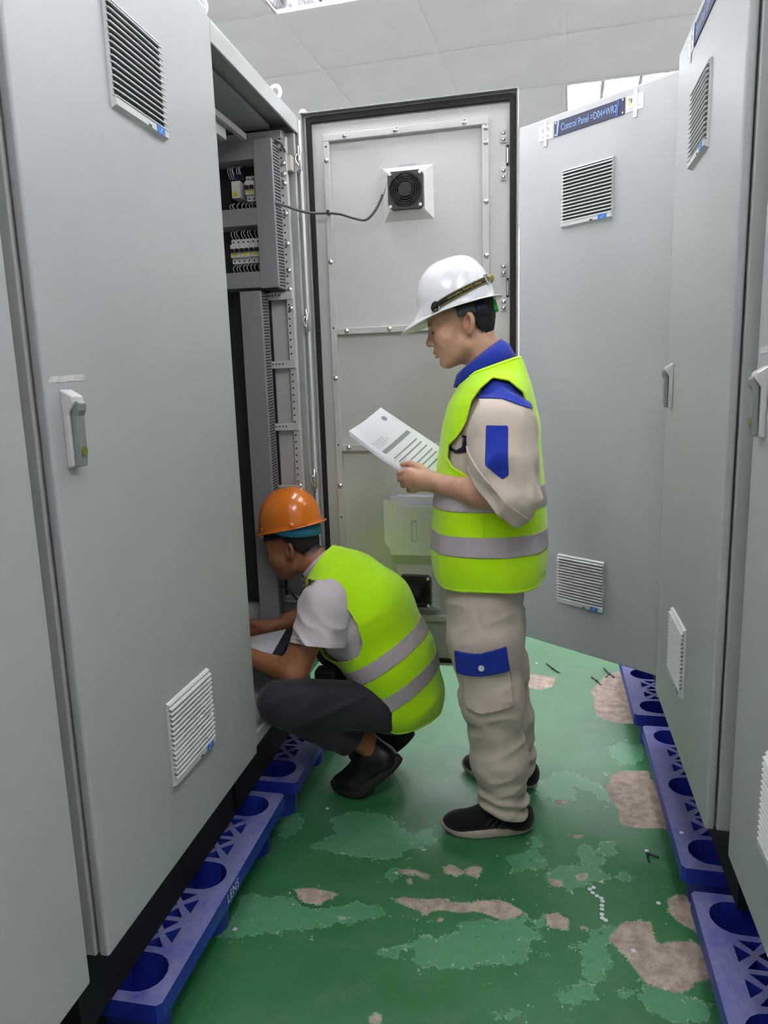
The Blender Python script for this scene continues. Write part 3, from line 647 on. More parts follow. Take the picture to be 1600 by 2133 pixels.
def pallet_meshes(L=.805, D=.56):
    cups = [.080, .4025, .725]; r = .054
    def dshape(cx, y0, y1, rr, n=10):
        """slot with a rounded aisle end (y0) and square inner end (y1)"""
        return [(cx + rr, y1), (cx + rr, y0 + rr)] + [(cx + rr * math.cos(a), y0 + rr - rr * math.sin(a)) for a in np.linspace(0, math.pi, n)[1:-1]] + [(cx - rr, y0 + rr), (cx - rr, y1)]
    holes = [dshape(c, .028, .150, r) for c in cups]
    for a, b in ((cups[0] + r, cups[1] - r), (cups[1] + r, cups[2] - r)):
        w = b - a; x0, x1 = a + .018, b - .018; m = (x0 + x1) / 2; y0, y1 = .060, .138; g = .007
        q = (x1 - x0) / 4
        for s, e in ((x0, m - g), (m + g, x1)):
            c = (s + e) / 2; h = (y0 + y1) / 2
            holes.append([(s + .016, y0), (e - .016, y0), (c, h - .008)])
            holes.append([(s + .016, y1), (c, h + .008), (e - .016, y1)][::-1][::-1])
            holes.append([(s, y0 + .014), (c - .012, h), (s, y1 - .014)])
            holes.append([(e, y0 + .014), (e, y1 - .014), (c + .012, h)])
    holes += [dshape(c, .26, .36, r) for c in cups]
    outer = [(0.010, 0), (L - .010, 0), (L, .010), (L, D), (0, D), (0, .010)]
    deck = MB(); z1, z0 = .15, .106
    loops = [[Vector((x, y, 0)) for x, y in p] for p in [outer] + holes]
    flat = [p for l in loops for p in l]
    tris = tessellate_polygon(loops)
    n = len(flat)
    v = [(p.x, p.y, z1) for p in flat] + [(p.x, p.y, z0) for p in flat]
    f = []
    for t in tris:
        a, b, c = [flat[i] for i in t]
        if (b - a).cross(c - a).z < 0: t = (t[0], t[2], t[1])
        f += [tuple(t), tuple(n + i for i in reversed(t))]
    k = 0
    for l in loops:
        m = len(l)
        area = sum(l[i].x * l[(i + 1) % m].y - l[(i + 1) % m].x * l[i].y for i in range(m))
        flip = (area > 0) == (l is loops[0])
        for i in range(m):
            q = (k + i, k + (i + 1) % m, n + k + (i + 1) % m, n + k + i)
            f.append(q if not flip else q[::-1])
        k += m
    deck.add(v, f)
    def cup(cy0, cy1):
        """hollow tapered leg under a cup opening"""
        c = MB(); rings = []
        for z, s, grow in ((.149, 1.0, 0), (.012, .82, 0), ):
            rings.append([(x * 1, y, z) for x, y in dshape(0, cy0 + (1 - s) * .04, cy1 - (1 - s) * .04, r * s)])
        outr = []
        for z, s in ((.107, 1.06), (0.0, .86)):
            outr.append([(x, y, z) for x, y in dshape(0, cy0 + (1 - s) * .04, cy1 - (1 - s) * .04, r * s)])
        m = len(rings[0]); v = rings[0] + rings[1] + outr[0] + outr[1]
        f = [tuple(range(m, 2 * m))[::-1], tuple(range(3 * m, 4 * m))[::1]]
        for i in range(m):
            j = (i + 1) % m
            f += [(i, m + i, m + j, j)[::-1], (2 * m + i, 3 * m + i, 3 * m + j, 2 * m + j)]
        return c.add(v, f).mesh(M['pallet'])
    return deck.mesh(M['pallet']), cup(.028, .150), cup(.26, .36), cups
PD, PC1, PC2, PCUPS = pallet_meshes()
def pallet(label, rot, org, text=None):
    p = empty('plastic_pallet', label, 'pallet', org, rot, 'blue plastic pallets under the cabinets')
    d = link('pallet_deck', PD, p)
    for c in PCUPS:
        link('leg', PC1, p, Matrix.Translation((c, 0, 0))); link('leg', PC2, p, Matrix.Translation((c, 0, 0)))
    if text:
        me = text_mesh(text, .040, M['sticker'], extrude=.0002, space=1.1)
        link('lettering', me, p, Matrix.Translation((.385, -.0006, .127)) @ FRONT @ Matrix.Diagonal((.78, .9, 1, 1)))
    return p
pallet('blue plastic pallet with the white letters LENS along its edge, bottom left', ROT_L, planeL(1.172, .028), 'LENS')
pallet('blue plastic pallet under the open cabinet, beside the crouching worker', ROT_L, planeL(2.04, .045))
pallet('blue plastic pallet at the bottom left corner, under the left edge cabinet', ROT_L, planeL(.27, .028))
pallet('blue plastic pallet under the right-hand closed cabinet with the vents, a white dot on it', ROT_R, planeR(2.614, .016))
pallet('blue plastic pallet at the bottom right corner under the right edge cabinet', ROT_R, planeR(1.722, .012))
pallet('blue plastic pallet far back under the cabinet with the open nameplate door', ROT_R, planeR(3.505, .034))
# ------------------------------------------------------------------ litter on the floor
DOTS = [(0.168,1.891),(0.157,1.882),(0.164,1.868),(0.175,1.858),(0.186,1.85),(0.188,1.838),(0.185,1.822),(0.184,1.807),(0.182,1.787),(0.182,1.774),(0.19,1.767)]
dot_me = MB().cyl((0, 0, 0), .0062, .0008, 12).mesh(M['sticker'])
ORD = ['first', 'second', 'third', 'fourth', 'fifth', 'sixth', 'seventh', 'eighth', 'ninth', 'tenth', 'eleventh']
for k, (x, y) in enumerate(DOTS):
    o = link('paper_dot', dot_me, None, Matrix.Translation((x, y, .001 + .0003 * (k % 3))))
    tag(o, 'round white paper dot, %s from the far end of the curved trail on the floor' % ORD[k], 'paper dot', 'trail of paper dots')
for x, y, z, l in ((.337, 1.857, .001, 'single white paper dot on green paint right of the dot trail'), (.338, 2.083, .001, 'single white paper dot beside the black cable tie scrap'),
                   (.249, 1.671, .001, 'single white paper dot on the large bare concrete patch'), (-.691, 2.143, .001, 'single white paper dot near the crouching worker\'s shoe'),
                   (-.781, 1.569, .001, 'single white paper dot on the floor below the LENS pallet'), (.41, 1.964, .1505, 'single white paper dot lying on the blue pallet'),
                   (.01, 3.534, .001, 'single white paper dot far back on the floor behind the standing worker')):
    tag(link('paper_dot', dot_me, None, Matrix.Translation((x, y, z))), l, 'paper dot')
TIES = [([(0.058,3.534),(0.09,3.47),(0.121,3.419)], 'black cable tie scrap far back, nearest the standing worker'), ([(0.269,3.392),(0.29,3.35),(0.306,3.302)], 'short straight black cable tie scrap on the far bare patch'),
        ([(0.336,3.508),(0.354,3.45),(0.376,3.401)], 'black cable tie scrap beside the far pallet'), ([(0.337,2.027),(0.339,2.065),(0.369,2.052)], 'bent black cable tie scrap lying near the blue pallet with the dot'),
        ([(0.335,3.396),(0.357,3.439),(0.373,3.395)], 'curled black cable tie scrap beside the far pallet')]
for q, l in TIES:
    pts = spline([(x, y, .004) for x, y in q], 5)
    o = MB().tube(pts, .0028, 5).box(q[1][0] - .005, q[1][0] + .005, q[1][1] - .005, q[1][1] + .005, .001, .008).build('cable_tie', M['black'], None, smooth=False)
    tag(o, l, 'cable tie', 'cable tie scraps on the floor')
# ================================================================== SOFT BODIES: distance fields meshed by surface nets
def V3(*a): return np.array(a, np.float32)
class Cone:
    """tapered capsule; sy squeezes space along one world axis"""
    def __init__(s, a, b, ra, rb, ax=None, q=1.0): s.a = np.array(a, np.float32); s.b = np.array(b, np.float32); s.ra = ra; s.rb = rb; s.ax = ax; s.q = q
    def __call__(s, P):
        a, b = s.a, s.b
        if s.ax is not None:
            P = P.copy(); c = a[s.ax]; P[:, s.ax] = (P[:, s.ax] - c) * s.q + c
            b = b.copy(); b[s.ax] = (b[s.ax] - c) * s.q + c
        e = b - a; w = P - a; t = np.clip((w @ e) / (e @ e + 1e-9), 0, 1)
        d = w - t[:, None] * e
        return np.sqrt((d * d).sum(1)) - (s.ra + (s.rb - s.ra) * t)
class Ell:
    def __init__(s, c, r, R=None): s.c = np.array(c, np.float32); s.r = np.array(r, np.float32); s.R = None if R is None else np.array(R, np.float32)
    def __call__(s, P):
        w = P - s.c
        if s.R is not None: w = w @ s.R          # columns of R are the ellipsoid's axes
        k0 = np.sqrt(((w / s.r) ** 2).sum(1)); k1 = np.sqrt(((w / s.r ** 2) ** 2).sum(1))
        return np.where(k1 > 1e-6, k0 * (k0 - 1) / np.maximum(k1, 1e-6), -s.r.min())
class Loft:
    """stack of super-ellipses: rows (z, cx, cy, rx, ry)"""
    def __init__(s, rows, n=2.3): s.t = np.array(rows, np.float32); s.n = n
    def __call__(s, P):
        z = P[:, 2]; T = s.t; g = lambda k: np.interp(z, T[:, 0], T[:, k])
        rx, ry = g(3), g(4)
        q = ((np.abs(P[:, 0] - g(1)) / rx) ** s.n + (np.abs(P[:, 1] - g(2)) / ry) ** s.n) ** (1 / s.n)
        d = (q - 1) * np.minimum(rx, ry)
        return np.maximum(d, np.maximum(T[0, 0] - z, z - T[-1, 0]))
class Xf:
    """field given in a local frame: M maps local to world"""
    def __init__(s, f, Rm, o): s.f = f; s.R = np.array(Rm, np.float32); s.o = np.array(o, np.float32)
    def __call__(s, P): return s.f((P - s.o) @ s.R)
class Field:
    def __init__(s): s.it = []
    def u(s, f, k=.012): s.it.append((f, 'u', k)); return s
    def sub(s, f, k=.006): s.it.append((f, 's', k)); return s
    def inter(s, f, k=.004): s.it.append((f, 'i', k)); return s
    def __call__(s, P, it=None):
        d = None
        for f, op, k in (s.it if it is None else it):
            e = f(P)
            if d is None: d = e if op == 'u' else np.full(len(P), 1.0, np.float32); 
            elif op == 'u':
                h = np.clip(.5 + .5 * (d - e) / k, 0, 1); d = d + (e - d) * h - k * h * (1 - h)
            else:
                if op == 's': e = -e
                h = np.clip(.5 - .5 * (d - e) / k, 0, 1); d = d + (e - d) * h + k * h * (1 - h)
        return d
    def pruned(s, C, R):
        """items that matter within radius R of point C"""
        c = np.array(C, np.float32)[None]; ds = [float(f(c)[0]) for f, _, _ in s.it]
        us = [d for d, (_, op, _) in zip(ds, s.it) if op == 'u']; m = min(us)
        return [x for x, d in zip(s.it, ds) if (x[1] == 'u' and d < m + 2.2 * R + x[2] * 2) or (x[1] == 's' and d < R * 1.3 + x[2] * 2) or x[1] == 'i'], m
def surface(F, lo, hi, h, B=20):
    """mesh the zero set of field F inside the box; returns verts, quads"""
    lo = np.array(lo, np.float32); n = np.ceil((np.array(hi) - lo) / h).astype(int) + 1
    V = np.full(n, 1.0, np.float32)
    for i in range(0, n[0], B):
        for j in range(0, n[1], B):
            for k in range(0, n[2], B):
                e = np.minimum([i + B, j + B, k + B], n); s0 = np.array([i, j, k])
                c = lo + (s0 + e - 1) * .5 * h; R = np.linalg.norm((e - 1 - s0) * .5 * h)
                it, m = F.pruned(c, R)
                dc = float(F(c[None].astype(np.float32), it)[0]) if it and it[0][1] == 'u' else m
                if abs(dc) > R * 1.6 + .02: V[i:e[0], j:e[1], k:e[2]] = dc; continue
                g = np.stack(np.meshgrid(*[np.arange(s0[q], e[q]) for q in range(3)], indexing='ij'), -1).reshape(-1, 3)
                V[i:e[0], j:e[1], k:e[2]] = F((lo + g * h).astype(np.float32), it).reshape(e - s0)
    S = V < 0
    c8 = [S[a:n[0] - 1 + a, b:n[1] - 1 + b, c:n[2] - 1 + c] for a in (0, 1) for b in (0, 1) for c in (0, 1)]
    al = c8[0].copy(); an = c8[0].copy()
    for q in c8[1:]: al &= q; an |= q
    act = an & ~al; idx = np.argwhere(act); N = len(idx)
    num = np.full(act.shape, -1, np.int64); num[tuple(idx.T)] = np.arange(N)
    acc = np.zeros((N, 3)); cnt = np.zeros(N)
    corner = [np.array((a, b, c)) for a in (0, 1) for b in (0, 1) for c in (0, 1)]
    for a in range(8):
        for b in range(a + 1, 8):
            if np.abs(corner[a] - corner[b]).sum() != 1: continue
            va = V[tuple((idx + corner[a]).T)]; vb = V[tuple((idx + corner[b]).T)]
            m = (va < 0) != (vb < 0); t = np.where(m, va / np.where(m, va - vb, 1), 0)
            p = corner[a] + t[:, None] * (corner[b] - corner[a])
            acc[m] += p[m]; cnt[m] += 1
    P = lo + (idx + acc / cnt[:, None]) * h
    quads = []
    for ax in range(3):
        u, v = (ax + 1) % 3, (ax + 2) % 3
        sl0 = [slice(None)] * 3; sl1 = [slice(None)] * 3; sl0[ax] = slice(0, -1); sl1[ax] = slice(1, None)
        A, Bv = S[tuple(sl0)], S[tuple(sl1)]
        E = np.argwhere(A != Bv)
        E = E[(E[:, u] > 0) & (E[:, v] > 0) & (E[:, u] < n[u] - 1) & (E[:, v] < n[v] - 1)]
        du = np.zeros(3, int); du[u] = 1; dv = np.zeros(3, int); dv[v] = 1
        q = np.stack([num[tuple((E - du - dv).T)], num[tuple((E - dv).T)], num[tuple(E.T)], num[tuple((E - du).T)]], 1)
        fl = ~A[tuple(E.T)]; q[fl] = q[fl][:, ::-1]
        quads.append(q)
    Q = np.concatenate(quads); Q = Q[(Q >= 0).all(1)]
    return P, Q
def tri(Q): return np.concatenate([Q[:, [0, 1, 2]], Q[:, [0, 2, 3]]])
def normals(P, T):
    n = np.zeros_like(P); c = np.cross(P[T[:, 1]] - P[T[:, 0]], P[T[:, 2]] - P[T[:, 0]])
    for k in range(3): np.add.at(n, T[:, k], c)
    return n / (np.linalg.norm(n, axis=1)[:, None] + 1e-12)
def relax(P, T, it=2, w=.5):
    E = np.concatenate([T[:, [0, 1]], T[:, [1, 2]], T[:, [2, 0]]]); E = np.concatenate([E, E[:, ::-1]])
    for _ in range(it):
        s = np.zeros_like(P); c = np.zeros(len(P)); np.add.at(s, E[:, 0], P[E[:, 1]]); np.add.at(c, E[:, 0], 1)
        P = P + w * (s / np.maximum(c, 1)[:, None] - P)
    return P
def clip(P, T, val):
    """keep the part of the triangle mesh where val < 0, cutting triangles along val = 0"""
    ins = val < 0; k = ins[T].sum(1); keep = [T[k == 3]]; P2 = [P]; nv = len(P); cache = {}; new = []; extra = []
    def cut(a, b):
        nonlocal nv
        key = (a, b) if a < b else (b, a)
        if key not in cache:
            t = val[a] / (val[a] - val[b]); new.append(P[a] + t * (P[b] - P[a])); cache[key] = nv; nv += 1
        return cache[key]
    for t in T[(k == 1) | (k == 2)]:
        t = list(map(int, t)); i = [bool(ins[x]) for x in t]
        if sum(i) == 1:
            r = i.index(True); a, b, c = t[r], t[(r + 1) % 3], t[(r + 2) % 3]; extra.append((a, cut(a, b), cut(a, c)))
        else:
            r = i.index(False); a, b, c = t[r], t[(r + 1) % 3], t[(r + 2) % 3]; x, y = cut(a, b), cut(a, c)
            extra += [(x, b, c), (x, c, y)]
    if new: P2.append(np.array(new))
    if extra: keep.append(np.array(extra))
    P = np.concatenate(P2); T = np.concatenate(keep)
    u, inv = np.unique(T, return_inverse=True)
    return P[u], inv.reshape(T.shape)
def vnoise(P, f, seed=0):
    """smooth value noise in -1..1"""
    q = P * f + seed * 17.13; i = np.floor(q).astype(np.int64); w = q - i; w = w * w * (3 - 2 * w)
    def hsh(x, y, z):
        h = (x * 73856093) ^ (y * 19349663) ^ (z * 83492791); h = (h ^ (h >> 13)) * 1274126177; h = h & 0x7fffffff
        return (h % 10007) / 5003.5 - 1
    r = 0
    for a in (0, 1):
        for b in (0, 1):
            for c in (0, 1):
                r = r + hsh(i[:, 0] + a, i[:, 1] + b, i[:, 2] + c) * np.where(a, w[:, 0], 1 - w[:, 0]) * np.where(b, w[:, 1], 1 - w[:, 1]) * np.where(c, w[:, 2], 1 - w[:, 2])
    return r
def ridged(P, f, seed, dirs):
    """fold-like noise stretched along a direction: dirs = (along, across...) scale vector"""
    return 1 - 2 * np.abs(vnoise(P * np.array(dirs), f, seed))
def islands(P, T):
    lab = np.arange(len(P))
    while True:
        m = lab[T].min(1); new = lab.copy()
        for k in range(3): np.minimum.at(new, T[:, k], m)
        new = new[new]
        if (new == lab).all(): break
        lab = new
    tl = lab[T[:, 0]]
    for c in np.unique(tl):
        u, inv = np.unique(T[tl == c], return_inverse=True); yield P[u], inv.reshape(-1, 3)
def cloth(name, P, T, m, parent, thick=0.0, off=-1.0):
    if name in ('binding', 'reflective_band', 'rolled_cuff', 'shoulder_yoke', 'sleeve_patch'):
        parts = [(p, t) for p, t in islands(P, T) if len(t) > 60]
        if len(parts) > 1: return [cloth1(name, p, t, m, parent, thick, off) for p, t in parts][0]
    return cloth1(name, P, T, m, parent, thick, off)
def cloth1(name, P, T, m, parent, thick=0.0, off=-1.0):
    o = link(name, mesh_from(P, T, m, smooth=True), parent)
    if thick:
        s = o.modifiers.new('thickness', 'SOLIDIFY'); s.thickness = thick; s.offset = off
    return o
def poly_xz(P, poly): return poly_sd(P[:, [0, 2]], poly)
def bend(R): return np.array(R, float)
def frame(pitch, yaw=0.0, roll=0.0):
    """columns: forward, left, up for a head facing -x; pitch tips forward down, yaw turns it towards +y"""
    F = np.array([-math.cos(pitch) * math.cos(yaw), math.cos(pitch) * math.sin(yaw), -math.sin(pitch)])
    S = np.array([-math.sin(yaw), -math.cos(yaw), 0.0]); U = np.cross(F, S)
    if roll: c, s = math.cos(roll), math.sin(roll); S, U = c * S + s * U, -s * S + c * U
    return np.stack([F, S, U], 1)
# ------------------------------------------------------------------ materials of people and clothes
def skin_mat(name, base, dark, lip):
    t = NT(name); at = lambda n: t.n('ShaderNodeAttribute', attribute_name=n).outputs['Fac']
    c = t.mix(t.smooth(t.noise(22, 4, .6), .3, .7), srgb(base), srgb(dark))
    c = t.mix(at('blush'), c, srgb(lip)); c = t.mix(at('hair'), c, srgb('#1d1814'))
    t.set(t.b.inputs['Base Color'], c); t.b.inputs['Roughness'].default_value = .48
    t.b.inputs['Subsurface Weight'].default_value = .12; t.b.inputs['Subsurface Radius'].default_value = (.012, .005, .003)
    t.b.inputs['Subsurface Scale'].default_value = .5
    t.bump(t.noise(420, 3), .12, .001); return t.m
def cloth_mat(name, col, rough=.85, scale=700, var=.05, sheen=.15):
    t = NT(name); c = srgb(col) if isinstance(col, str) else col
    f = t.smooth(t.noise(18, 4, .6), .25, .75)
    t.set(t.b.inputs['Base Color'], t.mix(f, tuple(x * (1 - var) for x in c), tuple(min(1, x * (1 + var)) for x in c)))
    t.b.inputs['Roughness'].default_value = rough; t.b.inputs['Sheen Weight'].default_value = sheen; t.b.inputs['Specular IOR Level'].default_value = .25
    t.bump(t.noise(scale, 2), .25, .0006); return t.m
M['skin'] = skin_mat('skin', '#cfa287', '#c09277', '#9a5348')
M['skin2'] = skin_mat('tanned skin', '#a8714f', '#98623f', '#7a4236')
M['hair'] = mat('black hair', (.014, .011, .010), .75, 0, .4, 260, .8, 1400)
M['beige'] = cloth_mat('beige cotton twill', '#c6b9a9', .9)
M['royal'] = cloth_mat('royal blue cotton', '#1b34a0', .85)
M['hivis'] = cloth_mat('fluorescent yellow mesh', (.50, .90, .0), .8, 1200, .03, .3)
M['hivis_edge'] = cloth_mat('fluorescent binding', (.56, .93, .005), .75, 1200, .03, .3)
M['reflex'] = cloth_mat('silver reflective tape', '#b7aeb2', .38, 1500, .05, .0)
M['tee'] = cloth_mat('white knit', '#cfc6ca', .9)
M['charcoal'] = cloth_mat('charcoal twill', '#2c2c33', .85)
M['navy_dark'] = cloth_mat('dark navy lining', '#14182f', .8)
M['shoe'] = cloth_mat('black shoe knit', '#0c0d10', .8, 900)
M['leather'] = mat('black leather', (.010, .010, .011), .35, 0, .2, 30, .3, 300)
M['sole_white'] = mat('off-white sole foam', '#b0a294', .7, 0, .08, 40)
M['sole_black'] = mat('worn black sole', (.018, .014, .012), .7, 0, .2, 60)
M['helmet_white'] = mat('white helmet shell', (.84, .85, .87), .22, 0, .005, Coat_Weight=.4)
M['helmet_orange'] = mat('orange helmet shell', (.72, .185, .012), .25, 0, .03, Coat_Weight=.4)
M['strap'] = mat('black webbing', (.014, .014, .014), .8, 0, .1, 300)
M['strap_edge'] = mat('olive yellow edging', '#8b8548', .8, 0, .1, 300)
M['strap_text'] = mat('yellow woven letters', '#a59a45', .8, 0, .1)
M['navy_plastic'] = mat('navy plastic', (.012, .012, .045), .4, 0, .05)
M['grey_band'] = mat('grey plastic band', (.055, .062, .072), .5, 0, .05)
M['green_knob'] = mat('green knob', (.02, .48, .06), .35, 0, .03)
M['blue_band'] = mat('light blue plastic band', (.02, .22, .42), .45, 0, .03)
M['buckle'] = mat('grey buckle', (.30, .31, .33), .4, 0, .03)
M['clear'] = mat('clear plastic clip', (.55, .55, .48), .3, 0, .05)
M['eye'] = mat('dark eye', (.015, .012, .010), .15, 0, 0)

def head_field():
    """head in its own frame: x forward, y to the person's left, z up; origin between the ears"""
    F = Field()
    F.u(Ell((.016, 0, .055), (.100, .077, .088)))
    F.u(Ell((.052, 0, -.020), (.058, .058, .080)), .03)
    for s in (-1, 1):
        F.u(Cone((.010, s * .050, -.055), (.078, s * .016, -.085), .020, .015), .03)
        F.u(Ell((.070, s * .040, -.022), (.030, .026, .028)), .025)
        F.u(Cone((.100, s * .014, .030), (.092, s * .045, .028), .011, .009), .02)
    F.u(Ell((.087, 0, -.088), (.014, .018, .011)), .018)
    F.u(Cone((.105, 0, .022), (.124, 0, -.018), .007, .0095), .016)
    F.u(Ell((.123, 0, -.023), (.0105, .011, .0095)), .008)
    for s in (-1, 1):
        F.u(Ell((.113, s * .012, -.026), (.010, .008, .0075)), .006)
        F.sub(Ell((.112, s * .034, .006), (.013, .017, .0095)), .010)
        F.u(Ell((.092, s * .034, .006), (.0135, .0145, .0115)), .004)
        F.u(Ell((.103, s * .034, .0105), (.0055, .015, .0035)), .004)
        F.sub(Ell((.112, s * .006, -.034), (.004, .003, .003)), .003)
    F.u(Ell((.106, 0, -.049), (.010, .021, .010)), .012)
    F.u(Ell((.111, 0, -.0545), (.0085, .019, .0055)), .005)
    F.u(Ell((.107, 0, -.0655), (.0085, .017, .006)), .005)
    F.sub(Ell((.118, 0, -.0600), (.010, .022, .0022)), .004)
    F.sub(Ell((.106, 0, -.0755), (.007, .014, .004)), .007)
    for s in (-1, 1):
        R = np.array([[.93, .30 * s, -.22], [-.28 * s, .95, .05], [.22, .02, .97]])
        F.u(Ell((-.010, s * .081, .004), (.019, .0085, .032), R), .005)
        F.sub(Ell((-.004, s * .0895, .009), (.0105, .015, .020), R), .002)
        F.u(Ell((.006, s * .076, -.002), (.005, .006, .008)), .004)
    return F
def head_paint(L):
    """blush and hair masks from head-local coordinates"""
    lip = np.exp(-(((L[:, 0] - .112) / .012) ** 2 + (L[:, 1] / .020) ** 2 + ((L[:, 2] + .0600) / .010) ** 4))
    ear = .6 * np.exp(-(((L[:, 0] + .005) / .022) ** 2 + ((np.abs(L[:, 1]) - .082) / .012) ** 2 + ((L[:, 2] - .004) / .034) ** 2))
    chk = .18 * np.exp(-(((L[:, 0] - .085) / .03) ** 2 + ((np.abs(L[:, 1]) - .045) / .02) ** 2 + ((L[:, 2] + .02) / .025) ** 2))
    brow = np.exp(-((np.abs(L[:, 1]) - .034) / .020) ** 4 - ((L[:, 2] - .030 + .25 * (np.abs(L[:, 1]) - .03) ** 2 * 30) / .0055) ** 2) * (L[:, 0] > .075)
    lash = np.exp(-((np.abs(L[:, 1]) - .034) / .014) ** 4 - ((L[:, 2] - .0060) / .0034) ** 2) * (L[:, 0] > .080) * 1.0
    # hair: short sides, nape
    edge = np.minimum.reduce([L[:, 2] - (-.026 + np.clip(L[:, 0] + .04, 0, .2) * 1.3), L[:, 0] * 0 + .05])
    front = L[:, 2] - .062
    h = np.where(L[:, 0] > .068, front, np.where(L[:, 0] > .005, L[:, 2] - .034 - (L[:, 0]) * .25, edge))
    h = 1 / (1 + np.exp(-np.clip((h + .006 * vnoise(L, 160, 3)) / .0035, -30, 30)))
    h = np.where((L[:, 0] > .005) & (L[:, 0] < .068), h * .55, h)
    h[L[:, 0] < -.088] = 0
    h[(np.abs(L[:, 1]) > .078) & (np.abs(L[:, 2]) < .04)] *= 0
    return np.clip(lip * .9 + ear + chk, 0, 1), np.clip(h + brow * .9 + lash * .9, 0, 1)
def body_object(name, F, lo, hi, h, skin, parent, hR, hO, arm_hair=None):
    P, Q = surface(F, lo, hi, h); T = tri(Q); P = relax(P, T, 1, .35)
    o = link(name, mesh_from(P, Q, skin, smooth=True), parent)
    L = (P - hO) @ hR; bl, ha = head_paint(L); far = np.linalg.norm(L - np.array([.01, 0, 0]), axis=1) > .19
    neck = (L[:, 2] < -.05) & (L[:, 0] < .02)
    bl[far] = 0; ha[far | neck] = 0
    for nm, a in (('blush', bl), ('hair', ha)): o.data.attributes.new(nm, 'FLOAT', 'POINT').data.foreach_set('value', a.astype(np.float32))
    return o
def eyes(parent, hR, hO):
    for s in (-1, 1):
        c = hR @ np.array([.0915, s * .034, .0045]) + hO; MB().dome(c, .0112, .0112, 12, tuple(hR[:, 0])).build('eye', M['eye'], parent, smooth=True)
        E = np.array([.092, s * .034, .006]); z = -.0035; k = math.sqrt(1 - (z / .0115) ** 2)
        pts = [hR @ (E + np.array([.0143 * k * math.cos(a), s * .0152 * k * math.sin(a), z - .0012 * math.sin(a)])) + hO for a in np.linspace(-.7, 1.25, 9)]
        MB().tube([tuple(p) for p in pts], [.0006, .0011, .0014, .0016, .0017, .0017, .0016, .0013, .0008], 5).build('eyelash', M['hair'], parent, smooth=True)
        pts = [hR @ np.array(q) + hO for q in ((.1105, s * .012, .0285), (.109, s * .022, .0315), (.1045, s * .034, .034), (.0965, s * .045, .032), (.090, s * .051, .028))]
        MB().tube([tuple(p) for p in spline(pts, 4)], .0028, 5).build('eyebrow', M['hair'], parent, smooth=True)
def hair_cap(parent, hR, hO):
    """short hair as a thin raised shell at nape, sides and fringe"""
    F = Field(); F.u(Ell((.015, 0, .054), (.1015, .0795, .0895))); F.u(Ell((-.030, 0, .005), (.046, .062, .058)), .03)
    P, Q = surface(F, (-.12, -.1, -.09), (.14, .1, .16), .004); T = tri(Q)
    z = P[:, 2]; x = P[:, 0]; y = np.abs(P[:, 1])
    low = np.where(x > .075, .052 - .010 * np.clip((.06 - y) / .06, 0, 1), np.where(x > .008, .056, np.where(x > -.020, .038, -.032 + np.clip(x + .05, 0, .05) * 1.6)))
    P, T = clip(P, T, low - z + .004 * vnoise(P, 110, 2))
    N = normals(P, T); P = P + N * (.0012 * vnoise(P * np.array([1, 1, .35]), 420, 5) + .0008 * vnoise(P, 900, 6))[:, None]
    W = P @ hR.T + hO
    return cloth('hair', W, T, M['hair'], parent)
def helmet(parent, m, R, O, a, b, h, visor, rear, brim_drop=.012, ridge=True):
    """shell in its own frame (x forward, y left, z up, rim plane z=0): half-axes a (length) b (width) h (height)"""
    nu, nv = 72, 26; v = []; f = []
    def prof(k, e=.86):                  # k: 0 rim .. 1 top
        t = k * math.pi / 2
        return math.cos(t) ** e, math.sin(t) ** e
    for j in range(nv):
        c, s = prof(j / (nv - 1))
        for i in range(nu):
            t = 2 * math.pi * i / nu; x, y = math.cos(t), math.sin(t)
            c, s = prof(j / (nv - 1), .86 - .16 * max(0, x) ** 2); z = h * s; lean = -.012 * (z / h) ** 1.5
            r = 1.0; fl = visor * .42 * max(0, x) ** 2.2 * max(0, 1 - z / (.20 * h)) ** 1.5
            if ridge:
                yy = b * c * y
                z += .006 * math.exp(-(yy / .016) ** 2) * min(1, (1 - c) * 2.2) + .0025 * (math.exp(-((abs(yy) - .034) / .007) ** 2)) * min(1, (1 - c) * 2)
            sq = 1 + .035 * (1 - (j / (nv - 1))) * abs(math.sin(2 * t)) ** 2
            v.append((a * c * x * sq + lean + fl, b * c * y * sq, z))
    for j in range(nv - 1):
        for i in range(nu): f.append((j * nu + i, j * nu + (i + 1) % nu, (j + 1) * nu + (i + 1) % nu, (j + 1) * nu + i))
    base = len(v)                        # brim rings
    for q in range(1, 5):
        w = q / 4
        for i in range(nu):
            t = 2 * math.pi * i / nu; x, y = math.cos(t), math.sin(t)
            fr = max(0, x) ** 2.2; ext = .009 + visor * fr + rear * max(0, -x) ** 3
            v.append(((a * (1 + .0) * x) + visor * .42 * fr + (ext - visor * .42 * fr) * w * x, b * y + (.009 + .006 * fr) * w * y, -brim_drop * w * (.35 + .65 * fr) - .012 * w * w * fr))
    for q in range(4):
        r0 = 0 if q == 0 else base + (q - 1) * nu; r1 = base + q * nu
        for i in range(nu): f.append((r1 + i, r1 + (i + 1) % nu, r0 + (i + 1) % nu, r0 + i))
    W = np.array(v) @ R.T + O
    o = link('helmet', mesh_from(W, f, m, smooth=True), parent)
    s = o.modifiers.new('thickness', 'SOLIDIFY'); s.thickness = .003; s.offset = -1
    return o
